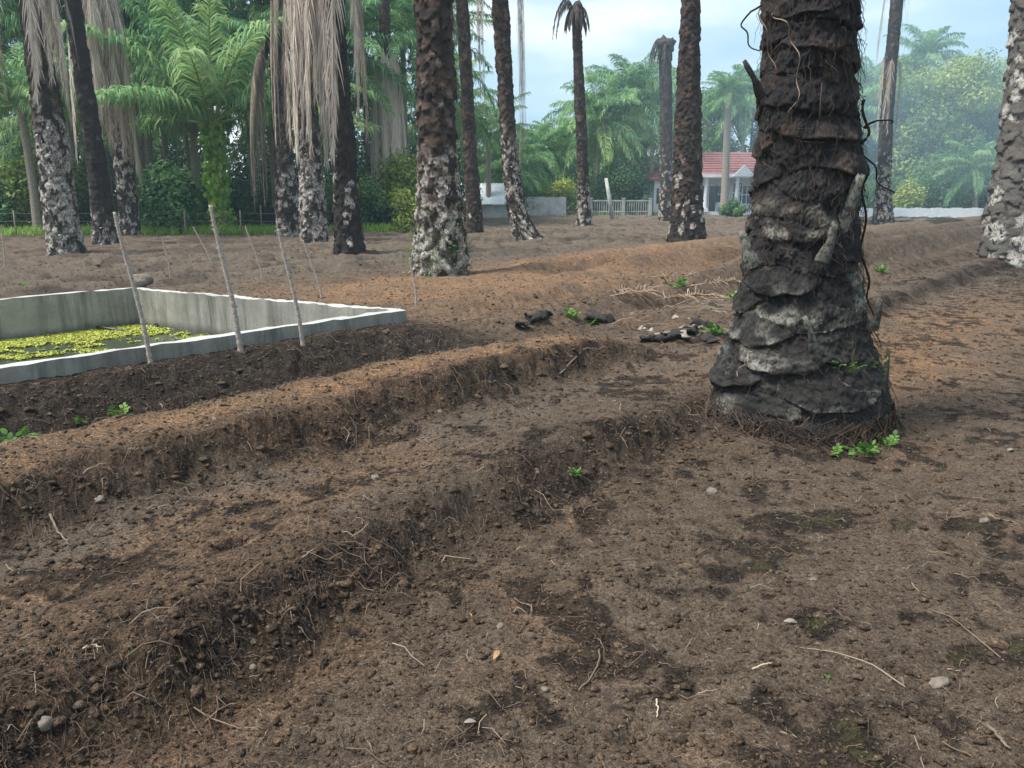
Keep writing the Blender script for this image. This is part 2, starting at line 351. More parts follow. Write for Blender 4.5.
def build_ground():
    fa = np.linspace(-R(46), R(46), 1250); ba = np.linspace(R(46), 2*PI-R(46), 72)[1:-1]
    ang = np.concatenate([fa, ba])
    rr = np.concatenate([[.02, .2, .4, .6, .8, .95], np.geomspace(1.05, 95, 860), np.geomspace(100, 600, 14)])
    A, Rr = np.meshgrid(ang, rr); x = Rr*np.sin(A); y = Rr*np.cos(A)
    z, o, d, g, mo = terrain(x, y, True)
    na, nr = len(ang), len(rr); idx = np.arange(na*nr).reshape(nr, na); nx = np.roll(idx, -1, 1)
    f = np.stack([idx[:-1], idx[1:], nx[1:], nx[:-1]], -1).reshape(-1, 4)[:, ::-1]
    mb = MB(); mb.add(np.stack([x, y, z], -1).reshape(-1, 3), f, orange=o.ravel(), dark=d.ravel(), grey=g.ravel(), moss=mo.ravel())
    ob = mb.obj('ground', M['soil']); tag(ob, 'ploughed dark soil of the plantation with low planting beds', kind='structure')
build_ground()

# ------------------------------------------------------------------ litter on the soil
def scatter_pts(n, r0, r1, amax=40):
    """denser close by (even in angle and log distance)"""
    a = rng.uniform(-R(amax), R(amax), n); r = np.exp(rng.uniform(math.log(r0), math.log(r1), n))
    return r*np.sin(a), r*np.cos(a), r
def inbasin(x, y):
    u, v = uv2(x, y); return (ub(u, v) < PU1+.1) & (v > PV0-.1) & (v < PV1+.1)
def fibres(n, r0, r1, name, mat, label, lmin, lmax, rad, maskf=None, kinkp=.35, lift=.012):
    x, y, r = scatter_pts(n, r0, r1); k = ~inbasin(x, y)
    if maskf is not None: k &= maskf(x, y, r)
    x, y, r = x[k], y[k], r[k]; n = len(x); K = 5
    L = rng.uniform(lmin, lmax, n)*rng.uniform(.5, 1, n)*(1+.05*r); a = rng.uniform(0, 2*PI, n); P = np.zeros((n, K, 3))
    P[:, 0, 0], P[:, 0, 1] = x, y
    for i in range(1, K):
        a = a+rng.normal(0, kinkp, n); P[:, i, 0] = P[:, i-1, 0]+np.cos(a)*L/(K-1); P[:, i, 1] = P[:, i-1, 1]+np.sin(a)*L/(K-1)
    P[..., 2] = terrain(P[..., 0], P[..., 1], lod=np.repeat(r[:, None]*.0016, K, 1))+rng.uniform(-.25, 1, (n, K))*lift+.001
    rr = rad*rng.uniform(.5, 1.3, n)*(1+.10*r); RR = rr[:, None]*np.linspace(1, .5, K)[None]
    V, f = tubes(P, RR, 3, False); mb = MB(); mb.add(V, f, var=np.repeat(np.clip(rng.beta(1.6, 2.2, n), 0, 1), K*3))
    return tag(mb.obj(name, mat), label, kind='stuff')
def m_steep(x, y, r):
    u, v = uv2(x, y); q = np.exp(-((v+2.3)/.28)**2)+np.exp(-((v+3.85)/.3)**2)+.7*np.exp(-((v+6.2)/.8)**2)+.16
    return rng.uniform(0, 1, len(x)) < q
def m_orange(x, y, r):
    u, v = uv2(x, y); q = np.exp(-((v+4.25)/.4)**2)*(u < 6.5)+(u > 5.5)*np.exp(-((v+8.3)/2.4)**2)+.6*(u > 5)*np.exp(-((v+2.0)/.8)**2)+.8*np.exp(-((u-10.5)**2+((v+6.2)*1.3)**2)/2)+.06
    return rng.uniform(0, 1, len(x)) < q
def m_heap(x, y, r):
    return rng.uniform(0, 1, len(x)) < 1.1*np.exp(-((x-2.6)/.8)**2-((y-11)/1.6)**2)+.5*np.exp(-((x-1.2)/.5)**2-((y-9.6)/1.0)**2)
fibres(34000, 1.5, 14, 'root_litter', M['fibre'], 'thin brown root fibres lying over the soil', .03, .12, .0008, m_steep, .5, .018)
fibres(9000, 1.5, 10, 'root_litter', M['fibre'], 'short dark root hairs strewn over the soil', .02, .07, .0007, None, .5, .01)
fibres(16000, 3.0, 30, 'straw_litter', M['straw'], 'dry tan straw scattered on the orange ridges', .04, .14, .0009, m_orange, .25, .015)
fibres(600, 1.5, 9, 'straw_litter', M['straw'], 'pale dry straw bits strewn on the dark soil', .02, .08, .0013, None, .3, .012)
fibres(1700, 1.5, 12, 'root_litter', M['fibre'], 'thicker tangled roots hanging from the bed edges', .08, .28, .0016, m_steep, .55, .03)
fibres(5200, 5.0, 13, 'straw_litter', M['straw'], 'pale straw heap between the charred logs and the big trunk', .15, .45, .0016, m_heap, .12, .07)
def crumbs(n):
    x, y, r = scatter_pts(n, 1.45, 22); k = ~inbasin(x, y)
    u, v = uv2(x, y); q = .5+.5*np.exp(-((v+2.25)/.35)**2)+.5*np.exp(-((v+3.7)/.35)**2)+.5*np.exp(-((v+6.2)/.9)**2)
    k &= rng.uniform(0, 1, n) < q; x, y, r = x[k], y[k], r[k]; n = len(x)
    s = .0024*(1+r*.2)*np.exp(rng.normal(0, .65, n)); s = np.minimum(s, .022)
    nbig = 420; pick = rng.choice(n, nbig, False, p=(q[k]**3)/(q[k]**3).sum()); s[pick] = np.minimum(rng.uniform(.012, .035, nbig)*(.6+.1*r[pick]), .06)
    B = np.array([(1, 0, 0), (-1, 0, 0), (0, 1, 0), (0, -1, 0), (0, 0, 1), (0, 0, -1), (.6, .6, .5), (-.6, .6, .5), (-.6, -.6, .5), (.6, -.6, .5)], float)
    Fc = [(0, 6, 9, -1), (6, 2, 7, -1), (7, 1, 8, -1), (8, 3, 9, -1), (4, 9, 6, -1), (4, 6, 7, -1), (4, 7, 8, -1), (4, 8, 9, -1), (0, 2, 6, -1), (2, 1, 7, -1), (1, 3, 8, -1), (3, 0, 9, -1), (5, 2, 0, -1), (5, 1, 2, -1), (5, 3, 1, -1), (5, 0, 3, -1)]
    V = B[None]*rng.uniform(.65, 1.25, (n, 10, 1)); a = rng.uniform(0, 2*PI, n); c_, s_ = np.cos(a)[:, None], np.sin(a)[:, None]
    X = V[..., 0]*c_-V[..., 1]*s_; Y = V[..., 0]*s_+V[..., 1]*c_
    V = np.stack([X*rng.uniform(.7, 1.4, (n, 1)), Y, V[..., 2]*.75], -1)*s[:, None, None]
    V[..., 0] += x[:, None]; V[..., 1] += y[:, None]; V[..., 2] += (terrain(x, y)+s*np.where(s > .02, -.05, .25))[:, None]
    f = (np.array(Fc)[None]+np.arange(n)[:, None, None]*10); f[:, :, 3] = -1
    mb = MB(); mb.add(V.reshape(-1, 3), f.reshape(-1, 4), dark=np.repeat(rng.uniform(0, .7, n)**1.5, 10), orange=np.repeat(rng.uniform(0, .35, n), 10), grey=np.repeat((rng.uniform(0, 1, n) > .9)*.8, 10))
    tag(mb.obj('soil_crumbs', M['soil']), 'loose soil crumbs strewn over the ploughed ground', kind='stuff')
crumbs(95000)

# ------------------------------------------------------------------ trunks
def trunk_mesh(name, mat, st, nth, dzg, ztop, scale_w, scale_h, pitch, amp, colour, seed, rough_amp=.02, jag=.25, amp_hi=None, lipw=.2):
    """st: stations (z, x, y, r) from the foot upwards"""
    st = np.array(sorted(st)); g = np.random.default_rng(seed)
    zs = np.arange(-.25, ztop, dzg); nz = len(zs)
    def ip(c):
        out = np.interp(zs, st[:, 0], st[:, c]); hi = zs > st[-1, 0]
        if hi.any() and len(st) > 1:
            sl = (st[-1, c]-st[-2, c])/(st[-1, 0]-st[-2, 0]); out[hi] = st[-1, c]+sl*(zs[hi]-st[-1, 0]) if c < 3 else st[-1, 3]
        k = max(3, int(.25/dzg)); ker = np.ones(k)/k
        return np.convolve(np.pad(out, (k//2, k-1-k//2), 'edge'), ker, 'valid')
    cx, cy, rr = ip(1), ip(2), ip(3)
    th = PI/2+np.arange(nth)*2*PI/nth
    D = np.zeros((nz, nth)); ID = np.full((nz, nth), .5); LIP = np.zeros((nz, nth)); FACE = np.zeros((nz, nth))
    rm = float(np.mean(rr)); per = 2*PI*rm/scale_w; dzk = pitch/per; nb = int((ztop+.6)/dzk)
    for k in range(nb):
        zc = -.3+k*dzk+g.normal(0, pitch*.12); t0 = (k*2.399963+g.normal(0, .08)) % (2*PI)
        hh = scale_h*g.uniform(.8, 1.25); ww = scale_w*g.uniform(.8, 1.2)
        i0, i1 = np.searchsorted(zs, [zc-hh*.75, zc+hh*.75])
        if i1-i0 < 2: continue
        rloc = rr[(i0+i1)//2] if (i0+i1)//2 < nz else rr[-1]
        half = int(ww/2/rloc/(2*PI)*nth)+1; c0 = int(t0/(2*PI)*nth); cols = np.arange(c0-half, c0+half+1); cm = cols % nth
        s = ((cols/nth*2*PI-t0)*rloc/(ww/2))[None, :]; t = ((zs[i0:i1]-zc)/(hh*.5))[:, None]
        a_k = amp*g.uniform(.45, 1.3)*(1 if amp_hi is None or zc < 1.15 else amp_hi); sid = g.uniform(0, 1); ph = g.uniform(0, 100)
        tl = -1+.85*np.abs(s)**2.2+jag*pn(s*2.5+ph, t*0+ph, 5)
        q = (t-tl)/(1.25-tl); ins = (q > 0) & (q < 1) & (np.abs(s) < 1)
        hgt = np.where(ins, a_k*np.power(np.clip(1-q, 0, 1), .8)*np.sqrt(np.clip(1-s*s*.9, 0, 1)), -1)
        hgt = hgt*np.where(ins, S(0, .10, q)*.35+.65, 1)
        sub = D[i0:i1][:, cm]; m = (hgt > sub)
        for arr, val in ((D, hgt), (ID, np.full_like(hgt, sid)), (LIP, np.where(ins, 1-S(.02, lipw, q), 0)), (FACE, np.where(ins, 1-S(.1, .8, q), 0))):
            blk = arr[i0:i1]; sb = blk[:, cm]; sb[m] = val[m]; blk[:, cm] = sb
    TT, ZZ = np.meshgrid(th, zs)
    # seamless coordinates round the trunk
    ex, ey = np.cos(TT)*rm, np.sin(TT)*rm
    wx = S(.35, .65, np.abs(np.sin(TT)))
    def tri(k, kz, sd): return (pn(ex*k+seed*3.1+np.sign(ey)*17, ZZ*kz, sd)*wx+pn(ey*k+seed*5.7+np.sign(ex)*29, ZZ*kz, sd+1)*(1-wx))
    nA = tri(3, 2.1, seed % 40); nB = tri(9, 8, 11+seed % 30); nC = tri(26, 20, 21); nD = tri(62, 45, 23)
    rad = rr[:, None]+D+rough_amp*(1.1*nA+.7*nB+.45*nC+.3*nD)
    X = cx[:, None]+rad*np.cos(TT); Y = cy[:, None]+rad*np.sin(TT); Z = ZZ+D*.25*nB-.35*D*FACE
    idx = np.arange(nz*nth).reshape(nz, nth); nx = np.roll(idx, -1, 1)
    f = np.stack([idx[:-1], nx[:-1], nx[1:], idx[1:]], -1).reshape(-1, 4)
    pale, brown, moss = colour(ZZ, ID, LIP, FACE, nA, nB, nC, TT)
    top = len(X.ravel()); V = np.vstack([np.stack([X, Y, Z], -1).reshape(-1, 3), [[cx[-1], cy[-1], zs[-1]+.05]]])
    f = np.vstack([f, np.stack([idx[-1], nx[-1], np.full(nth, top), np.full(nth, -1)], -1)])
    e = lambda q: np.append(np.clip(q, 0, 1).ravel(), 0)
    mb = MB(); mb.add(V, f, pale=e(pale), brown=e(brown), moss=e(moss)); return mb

# ---- the big near palm
def main_palm():
    Y0 = PALM[1]; root = thing('oil_palm', 'massive dark oil palm trunk with wide scaly base standing nearest on the bed edge', 'palm', (PALM[0], Y0, 0))
    rows = [(0, 760, 858), (60, 758, 858), (100, 756, 859), (120, 755, 858), (150, 756, 861), (180, 752, 861), (220, 746, 859), (250, 743, 858), (290, 741, 862), (330, 731, 867), (370, 722, 876), (400, 718, 880), (430, 720, 880), (452, 722, 878)]
    st = []
    for py, l, r_ in rows:
        x, z = at((l+r_)/2, py, Y0); st.append((z, x-PALM[0], 0, (r_-l)/2*depth(Y0, z)/F-(.055 if py <= 290 else .03 if py < 380 else .01)))
    st.append((-.3, st[-1][1], 0, .55))
    r0 = .46
    def colour(Z, ID, LIP, FACE, a, b, c, T):
        low = 1-S(.55, 1.05, Z+.2*a); vl = 1-S(1.35, 1.9, Z+.3*a)
        pale = low*(LIP*(ID > .35)*(1.2+b)+.22*FACE*(ID > .8)*S(0, .3, b))+vl*(.75*(ID > .5)*FACE*S(-.1, .25, b)+.3*LIP*(ID > .65)+.02)*S(-.2, .3, a+.1)  # pale lips: lit lower edges put into the colour, with lichen
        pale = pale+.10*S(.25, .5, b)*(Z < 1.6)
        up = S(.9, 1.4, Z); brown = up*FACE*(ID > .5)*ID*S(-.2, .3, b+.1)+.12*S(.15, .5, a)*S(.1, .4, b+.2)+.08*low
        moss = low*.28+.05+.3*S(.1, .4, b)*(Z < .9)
        return pale, brown, moss
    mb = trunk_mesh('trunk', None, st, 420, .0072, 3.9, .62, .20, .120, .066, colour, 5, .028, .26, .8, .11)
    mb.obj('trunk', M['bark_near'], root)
    def radius(z):
        s = np.array(sorted(st)); return np.interp(z, s[:, 0], s[:, 3])
    cxz = lambda z: np.interp(z, np.array(sorted(st))[:, 0], np.array(sorted(st))[:, 1])
    # root mass round the foot: many fine roots hanging down to the soil
    n = 1500; th = rng.uniform(0, 2*PI, n); z1 = rng.uniform(.02, .22, n); K = 6; t = np.linspace(0, 1, K)[None]
    ra = radius(z1)+.05; rb = ra+rng.uniform(-.02, .13, n)**1.0
    RR = ra[:, None]+(rb-ra)[:, None]*t**1.5; TH_ = th[:, None]+rng.normal(0, .25, n)[:, None]*t+rng.normal(0, .05, (n, K))
    Pz = z1[:, None]*(1-t)+rng.normal(0, .01, (n, K)); PX = cxz(.2)+RR*np.cos(TH_); PY = RR*np.sin(TH_)
    gz = terrain(PX+PALM[0], PY+PALM[1], lod=np.full(PX.shape, .01)); Pz = np.maximum(Pz, gz+.0)
    V, f = tubes(np.stack([PX, PY, Pz], -1), (rng.uniform(.0015, .004, n))[:, None]*np.linspace(1, .6, K)[None], 3, False)
    m2 = MB(); m2.add(V, f, var=np.repeat(rng.beta(1.1, 3.6, n)*.9, K*3)); m2.obj('root_mass', M['fibre'], root)
    # loose fibres on the trunk
    n = 900; th = rng.uniform(PI, 2*PI, n); z1 = rng.uniform(.3, 3.6, n); K = 6; L = rng.uniform(.05, .22, n); t = np.linspace(0, 1, K)[None]
    out = rng.uniform(.005, .045, n); ang = rng.normal(-PI/2, .8, n)
    TH_ = th[:, None]+np.cos(ang)[:, None]*L[:, None]*t/.5+rng.normal(0, .02, (n, K)); ZZ = z1[:, None]+np.sin(ang)[:, None]*L[:, None]*t
    RR = radius(ZZ)+.035+out[:, None]*np.sin(t*PI*.7)+rng.normal(0, .004, (n, K))
    V, f = tubes(np.stack([cxz(ZZ)+RR*np.cos(TH_), RR*np.sin(TH_), ZZ], -1), rng.uniform(.0012, .003, n)[:, None]*np.linspace(1, .5, K)[None], 3, False)
    m3 = MB(); m3.add(V, f, var=np.repeat(rng.beta(1.0, 4, n)*.85, K*3)); m3.obj('bark_fibre', M['fibre'], root)
    # cut frond stubs: (tip px, tip py), (foot px, foot py), width
    def stub(tip, foot, w, off0, off1, label, pl):
        xt, zt = at(*tip, Y0-off1); xf, zf = at(*foot, Y0-off0); K = 9; t = np.linspace(0, 1, K)
        P = np.stack([xf+(xt-xf)*t-PALM[0], -off0+(off0-off1)*t-.015*np.sin(t*PI), zf+(zt-zf)*t], -1)
        rr = w*(1.25-.75*t+.12*np.sin(t*9)); ns = 14; g = np.random.default_rng(int(w*1e4)); T = nrm(P[-1]-P[0]); A = nrm(np.cross(T, [0, 1, 0])); B = np.cross(A, T)
        a = np.arange(ns)*2*PI/ns; V = np.array([P[i]+rr[i]*(np.cos(q)*A*(1+.16*math.sin(3*q+i))+np.sin(q)*B*.55)*(1+g.uniform(-.1, .1)) for i in range(K) for q in a])
        V[-ns:] += T*np.abs(np.sin(a*2.5))[:, None]*w*.6
        idx = np.arange(K*ns).reshape(K, ns); nx = np.roll(idx, -1, 1); f = np.stack([idx[:-1], nx[:-1], nx[1:], idx[1:]], -1).reshape(-1, 4)
        V = np.vstack([V, P[-1:]+T*.0]); f = np.vstack([f, np.stack([idx[-1], nx[-1], np.full(ns, K*ns), np.full(ns, -1)], -1)])
        mb = MB(); mb.add(V, f, pale=pl, brown=.3, moss=.5); o = mb.obj('frond_stub', M['bark_near'], root)
        if label: o['label'] = label
    stub((860, 178), (834, 240), .046, .235, .31, 'pale broken frond stub leaning out to the right', .9)
    stub((835, 225), (822, 262), 0.034, .40, .40, None, .45)
    stub((742, 232), (752, 268), 0.034, .32, .30, 'grey split frond stub with white lichen', .75)
    stub((805, 318), (815, 352), 0.024, .47, .53, 'pale mossy frond stub on the trunk front', .8)
    stub((888, 352), (880, 412), .022, .35, .36, None, .05)
    stub((880, 300), (872, 330), .03, .30, .32, None, .3)
    stub((726, 345), (733, 378), .03, .40, .40, None, .4)
    stub((745, 62), (762, 98), .022, .2, .25, None, .1)
    # vine, strands
    def strand(pts, off, rad, name, mat, label=None):
        P = np.array([(at(a, b, Y0-off)[0]-PALM[0], -off, at(a, b, Y0-off)[1]) for a, b in pts])
        t = np.linspace(0, len(P)-1, len(P)*5); i = np.clip(t.astype(int), 0, len(P)-2); fr = (t-i)[:, None]
        p0, p1, p2, p3 = P[np.maximum(i-1, 0)], P[i], P[i+1], P[np.minimum(i+2, len(P)-1)]
        Q = .5*(2*p1+(p2-p0)*fr+(2*p0-5*p1+4*p2-p3)*fr**2+(3*p1-p0-3*p2+p3)*fr**3)
        Q[:, 1] += .04*np.sin(np.arange(len(Q))*.7)
        V, f = tubes(Q[None], np.linspace(rad, rad*.6, len(Q))[None], 6); mb = MB(); mb.add(V, f, var=.75); o = mb.obj(name, mat, root)
        if label: o['label'] = label
    strand([(864, 100), (867, 130), (860, 150), (866, 172), (864, 200), (863, 240), (866, 275), (870, 300), (872, 322)], .1, .009, 'vine', M['vinewood'], 'dark vine hanging down the right side')
    strand([(866, 128), (872, 122), (884, 120), (893, 123)], .1, .007, 'vine', M['vinewood'])
    strand([(862, 148), (872, 166), (883, 186), (895, 194)], .1, .006, 'vine', M['vinewood'])
    strand([(762, 5), (748, 14), (743, 25), (748, 40), (758, 52)], .3, .006, 'vine', M['vinewood'])
    strand([(772, 14), (783, 22), (793, 40), (798, 65), (798, 92), (790, 112)], .42, .0035, 'dry_strand', M['fibre'], 'pale dry strand hanging in front of the bark')
    strand([(760, 8), (764, 30), (772, 58), (775, 80)], .40, .003, 'dry_strand', M['fibre'])
    strand([(752, 352), (745, 362), (737, 376)], .55, .005, 'dry_strand', M['fibre'])
    # ferns
    for px, py, off, s in ((850, 372, .50, 1.0), (838, 366, .52, .7), (875, 364, .42, .7)):
        mb = MB()
        for _ in range(5):
            leaf_fan(mb, rng.normal(0, .02, 3), rng.uniform(-PI, 0), rng.uniform(.2, 1.0), .05*s, 5)
        x, z = at(px, py, Y0-off); mb.obj('fern_leaves', M['weed'], root, (x-PALM[0], -off, z))
def leaf_fan(mb, o, az, el, L, nl, w=.32):
    """one stalk with pairs of small ovate leaves"""
    d = np.array([math.cos(el)*math.cos(az), math.cos(el)*math.sin(az), math.sin(el)]); sd = np.array([-math.sin(az), math.cos(az), 0]); up = np.cross(d, sd)*-1
    V, f = tubes(np.array([[o, o+d*L*.6, o+d*L+np.array([0, 0, -.1*L])]]), np.array([[L*.025, L*.02, L*.01]]), 3, False); mb.add(V, f, var=.3)
    for i in range(nl):
        s = (-1)**i; b = o+d*L*(.3+.7*i/max(nl-1, 1)); a = nrm(d*.7+s*sd*(.9 if i < nl-1 else .05)+up*random.uniform(-.1, .35)); l = L*random.uniform(.4, .7); wv = nrm(np.cross(a, up+sd*random.uniform(-.4, .4)))*l*w
        dr = np.array([0, 0, -.15*l])
        V = np.array([b, b+a*l*.35+wv*.85, b+a*l*.4+up*-.02*l, b+a*l*.35-wv*.85, b+a*l*.75+wv*.6+dr*.6, b+a*l*.75-wv*.6+dr*.6, b+a*l+dr*1.3])
        mb.add(V, [(0, 1, 2, -1), (0, 2, 3, -1), (1, 4, 6, 2), (2, 6, 5, 3)], var=random.uniform(.2, .9))
main_palm()

# ---- fronds
def frond_geo(L, a0, droop, npair, ll, wid, seed, dead=False, lax=.0):
    g = np.random.default_rng(seed); K = 14; t = np.linspace(0, 1, K); ang = a0-droop*t**(.72 if dead else 1.4); ds = L/(K-1)
    x = np.concatenate([[0], np.cumsum(np.cos(ang[:-1])*ds)]); z = np.concatenate([[0], np.cumsum(np.sin(ang[:-1])*ds)])
    y = L*.05*g.normal()*t**2; P = np.stack([x, y, z], -1)
    mb = []
    V, f = tubes(P[None], (np.linspace(.045, .006, K) if not dead else np.linspace(.03, .006, K)) if L > 2 else np.linspace(.008, .003, K)[None], 4, False); mb.append((V, f, .95 if not dead else .35))
    tt = np.linspace(.14, .995, npair); tt = np.repeat(tt, 2)+g.normal(0, .004, npair*2); sd = np.tile([1., -1.], npair); n = len(tt)
    B = np.stack([np.interp(tt, t, P[:, i]) for i in range(3)], -1); an = np.interp(tt, t, ang)
    T = np.stack([np.cos(an), 0*an, np.sin(an)], -1); U = np.stack([-np.sin(an), 0*an, np.cos(an)], -1); Sv = np.array([0, 1., 0])[None]*sd[:, None]
    prof = np.clip(np.sin(PI*np.clip(tt*.86+.12, 0, 1)), .25, 1)**.6; l = ll*prof*g.uniform(.8, 1.15, n)
    if not dead:
        fw = .45+.5*tt+g.normal(0, .14, n); upk = g.normal(.18, .28, n)
        d = nrm(T*fw[:, None]+Sv*1.0+U*upk[:, None]); gr = np.array([0, 0, -1.])*(.55+lax+.2*g.normal(size=n))[:, None]
        p0 = B; p1 = B+d*l[:, None]*.5; p2 = p1+nrm(d+gr*.9)*l[:, None]*.32; p3 = p2+nrm(d+gr*2.0)*l[:, None]*.25
    else:
        dn = np.array([0, 0, -1.])[None]; j = g.normal(0, .26, (n, 3)); d = nrm(T*.75+Sv*.28+dn*.55+j)
        p0 = B; p1 = B+d*l[:, None]*.4; p2 = p1+nrm(d*.4+dn+j*.7)*l[:, None]*.35; p3 = p2+nrm(d*.12+dn+j*.6)*l[:, None]*.35
    LP = np.stack([p0, p1, p2, p3], 1); dd = nrm(LP[:, 2]-LP[:, 0]); wv = nrm(np.cross(dd, U+.6*g.normal(size=(n, 3))))
    W = wv[:, None]*(wid*np.array([.35, 1, .75, .08]))[None, :, None]*g.uniform(.7, 1.2, n)[:, None, None]
    V, f = ribbons(LP, W); mb.append((V, f, np.repeat(np.clip(.45+.2*g.normal(size=n)+(.12*tt if not dead else 0), 0, 1), 8)))
    return mb
def crown_mesh(name, mat, nf, L, ll, wid, npair, seed, emin=-35, emax=82, drp=(.9, 1.5)):
    g = np.random.default_rng(seed); mb = MB(); az = 0
    for k in range(nf):
        q = k/(nf-1); el = R(emax+(emin-emax)*q**.85+g.normal(0, 5)); az += 2.399963+g.normal(0, .12); Lk = L*g.uniform(.85, 1.1)*(.75+.25*min(1, q*3))
        fv = g.normal(0, .14)+.12*(q-.5)
        for V, f, v in frond_geo(Lk, el, g.uniform(*drp)*(1-.35*q), npair, ll, wid, int(g.integers(1e6)), lax=.45+.8*q):
            V = V+np.array([.14, 0, 0]); c, s = math.cos(az), math.sin(az); X = V[:, 0]*c-V[:, 1]*s; Yv = V[:, 0]*s+V[:, 1]*c
            mb.add(np.stack([X, Yv, V[:, 2]+.15*(1-q)], -1), f, var=np.clip(np.asarray(v)+fv, 0, 1))
    return mb.mesh(name, mat)
CROWN = [crown_mesh('crown', M['frond'], 34, 4.6, .85, .027, 76, 100+i, -30-6*i, 82, (1.0, 1.6)) for i in range(3)]
CROWN += [crown_mesh('crown', M['frond_light'], 28, 4.4, .75, .027, 72, 120+i, -8-25*i, 80, (.9, 1.4)) for i in range(2)]
CROWN += [crown_mesh('crown', M['frond'], 24, 4.2, .6, .034, 52, 130, -55, 75, (1.2, 1.9))]
def thin_trunk(x0, z1, r, lean=0.0, mat=None, seed=0):
    K = 12; t = np.linspace(0, 1, K); P = np.stack([lean*t**1.5, .1*np.sin(t*3), -.1+(z1+.1)*t], -1)
    V, f = tubes(P[None], (r*(1.15-.25*t+.25*np.exp(-t*14)))[None], 9); mb = MB(); mb.add(V, f); return mb

def dead_frond_mesh(L, outw, seed, light=.0, npair=105, ll=.55, wid=.0115, mat=None, hang=1.0):
    mb = MB()
    for V, f, v in frond_geo(L, R(25), R(112), npair, ll, wid, seed, True): 
        V = V.copy(); V[:, 0] *= outw; mb.add(V, f, var=np.clip(np.asarray(v)+light, 0, 1))
    lo = np.percentile(np.concatenate([q[:, 2] for q in mb.v]), 5); mb.v = [q*np.array([1, 1, -1/lo]) for q in mb.v]
    return mb.mesh('dead_frond', mat or M['dead'])
DEAD = [dead_frond_mesh(4.6, .10+.03*i, 300+i, light=.06*(i-2)) for i in range(5)]
DEADPALE = [dead_frond_mesh(4.6, .10+.03*i, 340+i, light=.35) for i in range(3)]  # paler copies: light put into the colour for a palm standing in shade
DEADLIGHT = [dead_frond_mesh(4.6, .07+.03*i, 320+i, light=-.1, npair=40, ll=.6) for i in range(3)]

